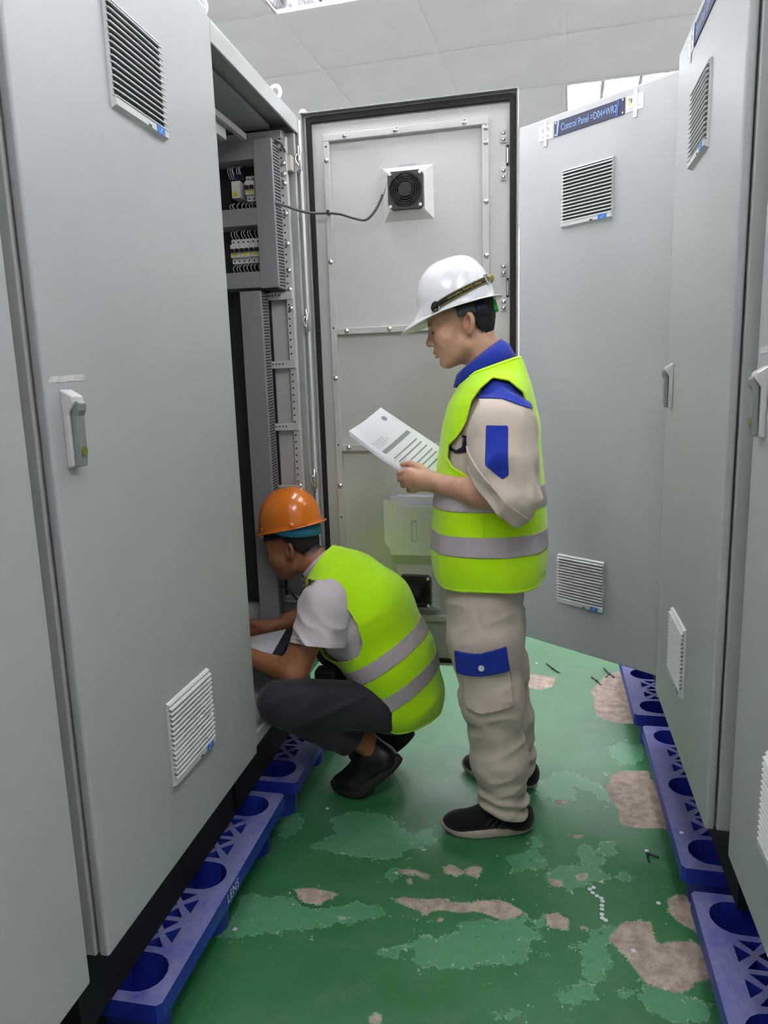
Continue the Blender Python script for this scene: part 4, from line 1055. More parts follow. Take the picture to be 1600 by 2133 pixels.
def band_arc(name, m, parent, R, O, a, b, t0, t1, z0, z1, n=28, thick=.003, zf=None, out=1.0):
    """upright strip on an ellipse (a,b) from angle t0 to t1 (0 = front, pi/2 = left)"""
    v = []; f = []
    for i in range(n + 1):
        k = i / n; t = t0 + (t1 - t0) * k; dz = zf(k) if zf else (0, 0)
        for z, g in ((z0 + dz[0], 0), (z1 + dz[1], 0)): v.append((a * math.cos(t), b * math.sin(t), z))
    f = [(2 * i, 2 * i + 1, 2 * i + 3, 2 * i + 2) for i in range(n)]
    o = link(name, mesh_from(np.array(v) @ R.T + O, f, m, smooth=True), parent)
    s = o.modifiers.new('thickness', 'SOLIDIFY'); s.thickness = thick; s.offset = 0
    return o
def sole_shape(n=40):
    """footprint outline, x forward (toe at 1), y left, unit length"""
    out = []
    for i in range(n):
        t = 2 * math.pi * i / n; x = .5 + .5 * math.cos(t); w = .13 + .055 * math.sin(min(1, x / .75) * math.pi * .5) ** 1.5 - .02 * math.exp(-((x - .38) / .16) ** 2)
        out.append((x, w * math.sin(t) * (1 if x < .98 else .9)))
    return out
def bend_foot(v, xb, ang):
    v = np.array(v, float); d = np.maximum(xb - v[:, 0], 0); k = np.clip(d / .05, 0, 1); a = ang * k * (1 - .0 * k)
    o = v.copy(); m = d > 0; e = np.maximum(d - .025 * k, 0)
    o[:, 0] = np.where(m, xb - (d * np.cos(a)) + v[:, 2] * np.sin(a), v[:, 0]); o[:, 2] = np.where(m, v[:, 2] * np.cos(a) + e * np.sin(a), v[:, 2])
    return o
def shoe(parent, Rm, O, L=.285, upper='shoe', sole='sole_white', high=.075, name='shoe', xb=0.0, ang=0.0):
    """built in foot frame (x toe, y left, z up), heel at origin; Rm, O to room"""
    F = Field()
    F.u(Cone((.035, 0, .055), (.045, 0, high + .02), .037, .036)); F.u(Cone((.05, 0, .06), (.09, .0, high), .036, .034), .03); F.u(Cone((.04, 0, .045), (.13, .0, .050), .036, .038), .03)
    F.u(Cone((.10, 0, .062), (.16, 0, .045), .034, .036), .03); F.u(Ell((L - .075, .004, .034), (.072, .045, .034)), .03)
    F.u(Ell((.045, 0, .035), (.044, .034, .034)), .02)
    if ang:
        F = Field(); B = lambda *p: tuple(bend_foot([p], xb, ang)[0])
        F.u(Cone(B(.045, 0, .055), B(.052, 0, high + .005), .038, .037)); F.u(Cone(B(.06, 0, .06), B(.10, 0, high - .012), .036, .034), .03)
        F.u(Cone(B(.045, 0, .045), B(.15, 0, .048), .035, .037), .03); F.u(Cone(B(.10, 0, .085), (xb + .010, 0, .066), .034, .034), .04)
        F.u(Cone(B(.15, 0, .048), (xb + .010, .002, .046), .037, .038), .03); F.u(Ell((L - .068, .004, .036), (.066, .046, .034)), .03)
    class Low:
        def __call__(s, P): return .018 - P[:, 2]
    if not ang: F.inter(Low(), .004)
    if high > .06 and not ang:
        class Top:
            def __call__(s, P): return P[:, 2] - (high + .002 + .10 * np.clip(P[:, 0] - .055, 0, .1) * (1 if high > .08 else .4))
        F.inter(Top(), .004)
    P, Q = surface(F, (-.02, -.07, -.01), (L + .02, .07, .30 if ang else .14), .004)
    W = P @ Rm.T + O; s = link(name, mesh_from(W, Q, M[upper], smooth=True), parent)
    o2 = sole_shape(); v = []; n = len(o2)
    def bot(x): return .0 + .020 * max(0, (x - .82) / .18) ** 2 + .004 * max(0, (.12 - x) / .12)
    def topz(x): return .026 + .012 * max(0, (.35 - x) / .35) + .012 * max(0, (x - .85) / .15)
    for k, (g, fz) in enumerate(((.97, bot), (1.03, lambda x: bot(x) + .006), (1.03, lambda x: topz(x) - .005), (.985, topz))):
        for x, y in o2: v.append((.5 * L + (x - .5) * L * g, y * L * g * .98 + .002, fz(x)))
    f = [tuple(range(n))[::-1], tuple(range(3 * n, 4 * n))]
    for k in range(3): f += [(k * n + i, k * n + (i + 1) % n, (k + 1) * n + (i + 1) % n, (k + 1) * n + i) for i in range(n)]
    so = link('sole', mesh_from(bend_foot(v, xb, ang) @ Rm.T + O, f, M[sole], smooth=True), s)
    return s
# ================================================================== STANDING WORKER
def standing():
    R0 = empty('person', 'worker standing in white hard hat, yellow vest and beige trousers, reading papers', 'person', (-.13, 2.22, 0))
    inv = R0.matrix_world.inverted()
    hO = np.array([-.200, 2.22, 1.585]); hR = frame(10 * D2R)
    F = Field()
    F.u(Xf(head_field(), hR, hO))
    F.u(Cone((-.170, 2.22, 1.54), (-.125, 2.22, 1.43), .054, .064), .03)
    F.u(Cone((-.12, 2.11, 1.355), (-.12, 2.33, 1.355), .048, .048), .04)
    F.u(Cone((-.135, 2.22, 1.34), (-.14, 2.22, .85), .105, .115, 1, .75), .05)
    for y, kx, ky, ax_, ay in ((2.14, -.125, 2.11, -.085, 2.115), (2.30, -.115, 2.345, -.06, 2.40)):
        F.u(Cone((-.15, y, .85), (kx, ky, .46), .085, .055), .04); F.u(Cone((kx, ky, .46), (ax_, ay, .08), .052, .036), .03)
    # arms
    F.u(Cone((-.095, 2.06, 1.345), (-.065, 1.975, 1.105), .050, .040), .03); F.u(Cone((-.065, 1.975, 1.108), (-.165, 2.015, 1.118), .042, .041), .03)
    F.u(Cone((-.165, 2.015, 1.118), (-.292, 2.075, 1.137), .040, .0265), .02)
    F.u(Cone((-.095, 2.385, 1.345), (-.075, 2.46, 1.115), .050, .040), .03); F.u(Cone((-.075, 2.46, 1.115), (-.312, 2.325, 1.172), .041, .027), .03)
    # left hand: back of the hand to the viewer, fingers curled round the paper edge, thumb on top
    w = (-.292, 2.075, 1.137)
    K = [(-.372, 2.108, 1.164), (-.377, 2.104, 1.146), (-.371, 2.105, 1.128), (-.358, 2.110, 1.111)]
    for k, r in zip(K, (.0125, .0125, .0118, .0108)): F.u(Cone(w, k, .020, r), .016)
    PIP = [(-.405, 2.130, 1.158), (-.405, 2.132, 1.139), (-.395, 2.136, 1.121), (-.377, 2.138, 1.105)]
    DIP = [(-.405, 2.152, 1.160), (-.393, 2.156, 1.146), (-.382, 2.158, 1.130), (-.366, 2.157, 1.114)]
    TIP = [(-.394, 2.170, 1.160), (-.375, 2.168, 1.150), (-.364, 2.168, 1.136), (-.352, 2.166, 1.121)]
    for a, b, c, d in zip(K, PIP, DIP, TIP):
        F.u(Cone(a, b, .0108, .0095), .006); F.u(Cone(b, c, .0092, .0084), .004); F.u(Cone(c, d, .0084, .0072), .004)
    F.u(Cone((-.302, 2.090, 1.150), (-.340, 2.112, 1.176), .017, .0125), .014); F.u(Cone((-.340, 2.112, 1.176), (-.372, 2.126, 1.187), .0115, .0105), .006)
    F.u(Cone((-.372, 2.126, 1.187), (-.397, 2.134, 1.184), .0103, .0078), .004)
    # right hand on the far edge
    w = (-.312, 2.325, 1.172)
    K = [(-.372, 2.300, 1.166), (-.376, 2.305, 1.150), (-.370, 2.310, 1.134), (-.360, 2.315, 1.120)]
    for k in K: F.u(Cone(w, k, .020, .0118), .016)
    for a, (ex, ey, ez) in zip(K, ((-.402, 2.275, 1.160), (-.402, 2.272, 1.146), (-.394, 2.275, 1.130), (-.380, 2.28, 1.117))):
        F.u(Cone(a, (ex, ey, ez), .0105, .0092), .006); F.u(Cone((ex, ey, ez), (ex + .004, ey - .024, ez + .003), .009, .0082), .004)
        F.u(Cone((ex + .004, ey - .024, ez + .003), (ex + .020, ey - .040, ez + .004), .0082, .007), .004)
    F.u(Cone((-.318, 2.312, 1.186), (-.345, 2.290, 1.203), .016, .0122), .014); F.u(Cone((-.345, 2.290, 1.203), (-.372, 2.268, 1.207), .0115, .0102), .006)
    F.u(Cone((-.372, 2.268, 1.207), (-.392, 2.250, 1.200), .010, .0076), .004)
    body = body_object('body', F, (-.43, 1.9, .01), (.06, 2.56, 1.76), .0030, M['skin'], R0, hR, hO)
    hair_cap(R0, hR, hO)
    eyes(R0, hR, hO)
    # ---- trousers
    T = Field()
    T.u(Loft([(.66, -.150, 2.22, .098, .165), (.74, -.155, 2.22, .116, .178), (.80, -.155, 2.22, .120, .180), (.90, -.15, 2.22, .116, .172)]))
    T.u(Cone((-.152, 2.135, .78), (-.150, 2.12, .64), .112, .106), .03); T.u(Cone((-.150, 2.12, .64), (-.130, 2.105, .46), .106, .089), .04)
    T.u(Cone((-.130, 2.105, .46), (-.106, 2.105, .255), .089, .080), .04); T.u(Cone((-.106, 2.105, .255), (-.092, 2.112, .075), .080, .070), .04)
    T.u(Cone((-.152, 2.31, .78), (-.142, 2.325, .62), .110, .104), .03); T.u(Cone((-.142, 2.325, .62), (-.112, 2.345, .46), .103, .086), .04)
    T.u(Cone((-.112, 2.345, .46), (-.085, 2.375, .255), .086, .076), .04); T.u(Cone((-.085, 2.375, .255), (-.058, 2.395, .05), .076, .066), .04)
    P, Q = surface(T, (-.3, 1.98, .04), (.05, 2.5, .92), .0052); t = tri(Q); P = relax(P, t, 1); N = normals(P, t)
    z = P[:, 2]; u = P[:, 0]; lat = P[:, 1]
    amp = .0035 + .007 * np.exp(-((z - .15) / .09) ** 2) + .006 * np.exp(-((z - .43) / .10) ** 2) + .003 * np.exp(-((z - .70) / .08) ** 2)
    fold = ridged(np.c_[u + .6 * z, lat + .3 * z, z * 2.1 - .8 * u], 11, 4, (1, .7, 1.0)) * .6 + vnoise(np.c_[u - .9 * z, lat, z * 1.2 + u], 16, 9) * .5
    stack = np.sin((z * 1.0 + .25 * u) * 118 + 2.2 * vnoise(P, 14, 5)) * np.exp(-((z - .125) / .05) ** 2)
    P = P + N * (amp * fold + .007 * stack)[:, None]
    crease = np.exp(-((u + .15 + .03 * np.sin(z * 9)) / .012) ** 2) * np.exp(-((z - .74) / .05) ** 2)
    P = P - N * (.004 * crease)[:, None]
    hem = np.where(lat < 2.235, .088 - .30 * (u + .092) - .0 * lat, .06 + .0 * u)
    P2, t2 = clip(P, t, hem - P[:, 2] if len(hem) == len(P) else hem)
    tr = cloth('trousers', P2, t2, M['beige'], R0, .003)
    side = P[:, 1] - 2.10
    def patch(name, m, poly, off, thick=.0025, extra=None, src=(P, t, N)):
        p, tt, n = src
        val = np.maximum(poly_xz(p, poly), p[:, 1] - 2.09)
        a, b = clip(p + n * off, tt, val)
        return cloth(name, a, b, m, tr, thick)
    pk = [(-.205, .600), (-.196, .462), (-.150, .455), (-.067, .478), (-.080, .600)]
    patch('cargo_pocket', M['beige'], pk, .012, .010)
    patch('pocket_gusset', M['royal'], [(-.080, .600), (-.067, .478), (-.062, .474), (-.074, .600)], .003)
    patch('pocket_flap', M['royal'], [(-.222, .644), (-.155, .646), (-.089, .664), (-.081, .592), (-.15, .578), (-.217, .574)], .019, .005)
    q = np.where(P[:, 1] < 2.08, (P[:, 0] + .152) ** 2 + (P[:, 2] - .602) ** 2, 9).argmin()
    MB().cyl((-.152, P[q, 1] - .0185, .602), .009, -.0045, 14, axis=(0, 1, 0)).build('button', M['white_plastic'], tr)
    # ---- torso: shirt under vest
    rows = [(.78, -.140, 2.22, .152, .200), (.86, -.141, 2.22, .172, .212), (.90, -.142, 2.22, .175, .214), (1.0, -.140, 2.22, .172, .210), (1.10, -.138, 2.22, .163, .202),
            (1.2, -.139, 2.22, .153, .196), (1.3, -.134, 2.22, .141, .192), (1.36, -.130, 2.22, .126, .186), (1.41, -.122, 2.22, .105, .160), (1.45, -.112, 2.22, .082, .115), (1.485, -.108, 2.22, .066, .082), (1.50, -.107, 2.22, .05, .066)]
    Vf = Field(); Vf.u(Loft(rows, 2.5)); Vf.u(Cone((-.105, 2.09, 1.365), (-.105, 2.35, 1.365), .075, .075), .03)
    P, Q = surface(Vf, (-.34, 1.97, .76), (.06, 2.47, 1.51), .006); t = tri(Q); P = relax(P, t, 2); N = normals(P, t)
    Pb, tb, Nb = P, t, N
    # shirt body: the same torso, closer in
    Ps = P - N * .016; Ps = Ps + N * (.0045 * ridged(np.c_[P[:, 0] + .5 * P[:, 2], P[:, 1], P[:, 2]], 9, 2, (1, 1, .8)))[:, None]
    Ps2, ts2 = clip(Ps, t, np.maximum(.9 - Ps[:, 2], Ps[:, 2] - (1.470 + .30 * (Ps[:, 0] + .16))))
    sh = cloth('shirt', Ps2, ts2, M['beige'], R0, .002)
    yk = [(-.150, 1.50), (-.150, 1.372), (-.10, 1.370), (-.033, 1.345), (.05, 1.33), (.05, 1.52)]
    a, b = clip(Ps + N * .003, t, np.maximum(poly_xz(Ps, yk), Ps[:, 2] - (1.465 + .30 * (Ps[:, 0] + .16)))); cloth('shoulder_yoke', a, b, M['royal'], sh, .002)
    for q, c, o in (([(-.262, 1.268), (-.255, 1.292), (-.205, 1.275), (-.205, 1.240), (-.222, 1.232), (-.25, 1.246)], 'beige', .006), ([(-.26, 1.272), (-.16, 1.265), (-.16, 1.271), (-.26, 1.279)], 'navy_dark', .003),
                    ([(-.262, 1.246), (-.222, 1.230), (-.205, 1.242), (-.200, 1.268), (-.193, 1.268), (-.194, 1.226), (-.225, 1.222), (-.262, 1.240)], 'navy_dark', .004)):
        a, b = clip(Ps + N * o, t, np.maximum(poly_xz(Ps, q), Ps[:, 1] - 2.15)); cloth('chest_pocket' if c == 'beige' else 'pocket_piping', a, b, M[c], sh, .002)
    # vest
    fo = ridged(np.c_[P[:, 0] * 1.2 + .15 * P[:, 2], P[:, 1], P[:, 2] * .35], 10, 7, (1, 1, 1))
    lowv = np.clip((1.25 - P[:, 2]) / .4, 0, 1)
    Pv = P + N * (.0045 * lowv * fo + .0025 * vnoise(P, 14, 8))[:, None]
    ahole = [(-.118, 1.432), (-.150, 1.405), (-.176, 1.371), (-.192, 1.311), (-.215, 1.275), (-.245, 1.245), (-.249, 1.210), (-.234, 1.187), (-.205, 1.172), (-.157, 1.143), (-.102, 1.125), (-.040, 1.150), (-.020, 1.24), (-.022, 1.334), (-.038, 1.390), (-.075, 1.423)]
    arm = poly_xz(Pv, ahole); arm = np.where(np.abs(Pv[:, 1] - 2.22) > .10, arm, 1.0)
    keep = np.maximum.reduce([-arm, .827 + .006 * np.sin(Pv[:, 1] * 30) - .05 * np.clip(np.abs(Pv[:, 0] + .14) - .13, 0, 1) - Pv[:, 2], Pv[:, 2] - (1.455 + .34 * (Pv[:, 0] + .16))])
    slit = np.where(Pv[:, 1] < 2.1, 1.0, 1.0)
    pv, tv = clip(Pv, t, keep); vest = cloth('safety_vest', pv, tv, M['hivis'], R0, .003, 1.0)
    # binding along the armhole, neck and hem
    edge = np.maximum(keep, -(keep + .007)); a, b = clip(Pv + N * .0045, t, edge); cloth('binding', a, b, M['hivis_edge'], vest, .0015)
    for zc, hw in ((1.088, .030), (.957, .030)):
        v2 = np.maximum.reduce([np.abs(Pv[:, 2] - zc - .012 * np.clip(Pv[:, 0] + .14, -.2, .2) * 1.0) - hw, keep])
        a, b = clip(Pv + N * .0050, t, v2); cloth('reflective_band', a, b, M['reflex'], vest, .0012)
    MB().tube([(-.145, 2.0035 + .002, z) for z in np.linspace(.835, 1.055, 5)], .0015, 5).build('side_seam', M['hivis_edge'], vest)
    # ---- sleeves rolled to the elbow
    def sleeve(pts, cutp, cutd, patches=True):
        S = Field()
        for (a, ra), (b, rb) in zip(pts[:-1], pts[1:]): S.u(Cone(a, b, ra, rb), .035)
        A = np.array([p for p, _ in pts]); lo = A.min(0) - .11; hi = A.max(0) + .11
        P, Q = surface(S, lo, hi, .005); t = tri(Q); P = relax(P, t, 1); N = normals(P, t)
        g = np.clip((1.24 - P[:, 2]) / .12, 0, 1)
        P = P + N * ((.006 + .012 * g) * ridged(np.c_[P[:, 0] + P[:, 2] * .9, P[:, 1], P[:, 2] * .5 - P[:, 0] * .8], 13, 3, (1, 1, 1)) + .003 * vnoise(P, 22, 6))[:, None]
        val = (P - np.array(cutp)) @ np.array(cutd)
        a, b = clip(P, t, val); s = cloth('sleeve', a, b, M['beige'], R0, .003)
        c1 = np.maximum(val - .0, -(val + .042)); a, b = clip(P + N * .005, t, c1); cloth('rolled_cuff', a, b, M['beige'], s, .006)
        if patches:
            for poly, c, o in (([(-.130, 1.308), (-.073, 1.307), (-.071, 1.180), (-.086, 1.168), (-.100, 1.180), (-.131, 1.208)], 'royal', .003), ([(-.20, 1.50), (-.20, 1.378), (-.13, 1.378), (-.09, 1.376), (-.03, 1.352), (.05, 1.33), (.05, 1.5)], 'royal', .003)):
                a, b = clip(P + N * o, t, np.maximum(poly_xz(P, poly), P[:, 1] - (1.995 if poly[0][1] < 1.4 else 3))); cloth('sleeve_patch' if poly[0][1] < 1.4 else 'shoulder_yoke', a, b, M[c], s, .0015)
        return s
    sleeve([((-.100, 2.085, 1.335), .078), ((-.092, 2.035, 1.290), .086), ((-.088, 1.995, 1.20), .083), ((-.070, 1.975, 1.118), .066), ((-.085, 1.98, 1.095), .052), ((-.165, 2.013, 1.118), .052)], (-.118, 1.99, 1.112), (-.70, .12, -.70))
    sleeve([((-.100, 2.36, 1.335), .078), ((-.090, 2.41, 1.285), .083), ((-.083, 2.45, 1.20), .078), ((-.075, 2.46, 1.12), .06), ((-.16, 2.41, 1.133), .05)], (-.120, 2.43, 1.12), (-.66, -.30, -.68), False)
    # ---- collar, turned down
    v = []; f = []; n = 36
    for i in range(n + 1):
        a = .30 + (2 * math.pi - .60) * i / n; c, s = math.cos(a), math.sin(a); tip = math.exp(-(min(a, 2 * math.pi - a) / .5) ** 2)
        top = (-.163 - .061 * c, 2.22 - .064 * s, 1.500 - .044 * c)
        mid = (-.160 - .078 * c, 2.22 - .078 * s, 1.486 - .044 * c)
        bot = (-.150 - .098 * c, 2.22 - .097 * s, 1.447 - .034 * c - .010 * tip)
        inn = (-.160 - .058 * c, 2.22 - .060 * s, 1.455 - .04 * c)
        v += [inn, top, mid, bot]
    for i in range(n):
        for k in range(3): f.append((4 * i + k, 4 * i + 4 + k, 4 * i + 5 + k, 4 * i + 1 + k))
    o = link('collar', mesh_from(v, f, M['royal'], smooth=True), R0); sm = o.modifiers.new('thickness', 'SOLIDIFY'); sm.thickness = .004; sm.offset = 0
    # ---- hard hat
    gR = frame(15.2 * D2R); gO = np.array([-.233, 2.22, 1.641]); a, b, h = .116, .106, .142
    hel = helmet(R0, M['helmet_white'], gR, gO, a, b, h, .060, .012)
    band_arc('head_band', M['grey_band'], hel, gR, gO, .092, .086, 1.60, 2.4, -.036, -.008)
    band_arc('head_band', M['grey_band'], hel, gR, gO, .098, .088, 2 * math.pi - 2.4, 2 * math.pi - 1.60, -.036, -.008)
    band_arc('ratchet_cover', M['navy_plastic'], hel, gR, gO, .099, .088, 2.2, 2 * math.pi - 2.2, -.048, -.008, thick=.008)
    kn = MB(); cpos = gR @ np.array([-.103, 0, -.028]) + gO
    kn.cyl(cpos, .0165, .012, 20, axis=tuple(-gR[:, 0]))
    for k in range(10):
        q = gR @ np.array([-.104, .0165 * math.cos(k * .628), -.028 + .0165 * math.sin(k * .628)]) + gO; kn.cyl(q, .003, .010, 6, axis=tuple(-gR[:, 0]))
    kn.build('adjuster_knob', M['green_knob'], hel, smooth=False)
    # chin strap lying round the shell, mirrored left and right
    def shell_pt(t, z, off):
        k = math.asin(min(.999, (max(z, 0) / h)) ** (1 / .86)) if z > 0 else 0
        c = math.cos(k) ** .86; return np.array([(a + off) * c * math.cos(t), (b + off) * c * math.sin(t), z])
    for sgn in (1, -1):
        tA, tB = 1.14, 2.72; n = 40; zc = lambda q: .012 + .034 * q ** .9; wid = .0205
        def spt(q, w, off): return gR @ (shell_pt(tA + (tB - tA) * q, zc(q) + w, off) * np.array([1, sgn, 1])) + gO
        for nm, m, w0, w1, off in (('chin_strap', 'strap', -wid / 2, wid / 2, .0045), ('strap_edge', 'strap_edge', wid / 2 - .0032, wid / 2 - .0012, .0062), ('strap_edge', 'strap_edge', -wid / 2 + .0012, -wid / 2 + .0032, .0062)):
            v = []; 
            for i in range(n + 1): v += [spt(i / n, w0, off), spt(i / n, w1, off)]
            o = link(nm, mesh_from(v, [(2 * i, 2 * i + 1, 2 * i + 3, 2 * i + 2) for i in range(n)], M[m], smooth=True), hel)
            sm = o.modifiers.new('thickness', 'SOLIDIFY'); sm.thickness = .0014; sm.offset = 0
        me = text_mesh('Nhat Quang Helmets', .0105, M['strap_text'])
        Lg = sum(np.linalg.norm(spt((i + 1) / 30, 0, .005) - spt(i / 30, 0, .005)) for i in range(30)); vv = np.array([vx.co[:] for vx in me.vertices])
        hx = np.ptp(vv[:, 0])
        scl = min(1.25, .78 * Lg / hx)
        for vx in me.vertices:      # upside down: starts at the rear and runs forward
            d = -1 if sgn > 0 else 1
            q = .52 + d * vx.co.x * scl / Lg; vx.co = spt(q, -vx.co.y * 1.15, .0062)
        link('lettering', me, hel)
        q = spt(1.0, 0, .006); bq = MB()
        ax1 = (spt(.99, 0, .006) - spt(.9, 0, .006)); ax1 /= np.linalg.norm(ax1); ax2 = spt(.97, .01, .006) - spt(.97, -.01, .006); ax2 /= np.linalg.norm(ax2)
        ring = [q + ax1 * .007 * x + ax2 * .0145 * y for x, y in ((-1, -1), (1, -1), (1, 1), (-1, 1))]
        MB().tube([tuple(p) for p in ring], .0028, 6, True).build('rear_buckle', M['buckle'], hel)
        tl = [tuple(q + ax1 * (.004 + .012 * k) + gR[:, 2] * .001 * k) for k in range(3)]
        MB().tube(tl, .0075, 6).build('strap_end', M['strap_edge'], hel)
        q0 = spt(0.0, 0, .007); e1 = spt(.0, 0, .006) - spt(.08, 0, .006); e1 /= np.linalg.norm(e1); e2 = spt(.02, .01, .006) - spt(.02, -.01, .006); e2 /= np.linalg.norm(e2)
        bb = MB(); oct_ = [q0 + e1 * .0125 * math.cos(k * math.pi / 4 + .39) + e2 * .0125 * math.sin(k * math.pi / 4 + .39) for k in range(8)]
        MB().tube([tuple(p) for p in oct_], .0028, 6, True).build('front_buckle', M['black'], hel)
        MB().tube([tuple(q0 - e1 * .008), tuple(q0 + e1 * .012)], .0065, 6).build('strap_end', M['strap'], hel)
        cl = [q0 + e1 * .010 + e2 * .0, q0 + e1 * .016 - e2 * .012, q0 + e1 * .008 - e2 * .018, q0 + e1 * .002 - e2 * .008, q0 - e1 * .010 - e2 * .014, q0 - e1 * .013 - e2 * .006]
        MB().tube([tuple(p) for p in cl], .0022, 6).build('clear_clip', M['clear'], hel)
    # ---- shoes
    def foot(o, d):
        d = np.array(d) / np.linalg.norm(d); return np.stack([d, np.array([-d[1], d[0], 0]), np.array([0, 0, 1.0])], 1), np.array(o)
    Rm, O = foot((-.006, 2.135, .001), (-.987, -.16, 0)); s1 = shoe(R0, Rm, O, .288)
    for k in range(3):     # side print and heel mark
        x = .115 + k * .018; MB().tube([tuple(Rm @ np.array([x, .0475 + .0, .033 + .006 * k]) + O), tuple(Rm @ np.array([x - .02, .046, .055 + .006 * k]) + O)], .0012, 4).build('side_print', M['grey_band'], s1)
    lg = [(.030, .063), (.020, .066), (.018, .060), (.027, .056), (.026, .050), (.015, .052)]
    MB().tube([tuple(Rm @ np.array([x, .0385, z]) + O) for x, z in lg], .0016, 5).build('heel_mark', M['buckle'], s1)
    MB().tube([tuple(Rm @ np.array(p) + O) for p in ((.10, .030, .088), (.105, .0, .098), (.10, -.03, .088))], .007, 6).build('lace_loop', M['shoe'], s1, smooth=True)
    Rm, O = foot((.010, 2.378, .001), (-.93, .36, 0)); shoe(R0, Rm, O, .288)
    for o in list(R0.children):
        o.matrix_parent_inverse = inv
    return R0
STAND = standing()
# ------------------------------------------------------------------ the papers he reads
def papers():
    tl, tr = np.array([-.5605, 2.12, 1.2823]), np.array([-.4972, 2.30, 1.3441])
    d = np.array([-.3962, 2.128, 1.1744]) - tl; d /= np.linalg.norm(d); w = tr - tl; W = np.linalg.norm(w); w /= W
    nrm = np.cross(w, d); nrm /= np.linalg.norm(nrm)
    if nrm[2] < 0: nrm = -nrm
    L = .297
    def pt(u, v, off):
        curl = .018 * (u - .5) ** 2 * (1 - v) * 2 - .010 * math.sin(math.pi * v) * (1 - u)
        return tl + w * W * u + d * L * v + nrm * (off + curl)
    def sheet(off, du, dv):
        v = [pt(i / 10 + du, j / 12 + dv, off) for j in range(13) for i in range(11)]
        return mesh_from(v, [(j * 11 + i, j * 11 + i + 1, j * 11 + i + 12, j * 11 + i + 11) for j in range(12) for i in range(10)], M['paper'], smooth=True)
    o = link('printed_sheet', sheet(0, 0, 0)); tag(o, 'top sheet with a round logo and grey table lines, held by the standing worker', 'paper', 'sheets in the standing worker\'s hands')
    for k, (a, b) in enumerate(((-.025, .012), (-.045, .03))):
        q = link('printed_sheet', sheet(-.0022 * (k + 1), a, b)); tag(q, ('second' if k == 0 else 'lowest') + ' white sheet under the printed top sheet in the worker\'s hands', 'paper', 'sheets in the standing worker\'s hands')
    def ink(name, m, u0, u1, v0, v1):
        n = 6; v = []
        for i in range(n + 1): v += [pt(u0 + (u1 - u0) * i / n, v0, .0007), pt(u0 + (u1 - u0) * i / n, v1, .0007)]
        link(name, mesh_from(v, [(2 * i, 2 * i + 1, 2 * i + 3, 2 * i + 2) for i in range(n)], M[m]), o)
    ring = [pt(.83 + .05 * math.cos(a), .12 + .035 * math.sin(a), .0008) for a in np.linspace(0, 2 * math.pi, 19)[:-1]]
    link('printed_logo', mesh_from(ring, [tuple(range(18))], M['ink']), o)
    rnd = random.Random(4)
    for v0 in (.26, .285, .31, .335): ink('text_line', 'ink_light', .10, rnd.uniform(.4, .6), v0, v0 + .007)
    ink('table_head', 'ink', .10, .90, .385, .435)
    for k, v0 in enumerate((.52, .58, .65, .72, .775, .84)):
        ink('table_row', 'ink', .12, .86, v0, v0 + .017)
        ink('text_line', 'ink_light', .08, .30, v0 + .026, v0 + .034)
papers()
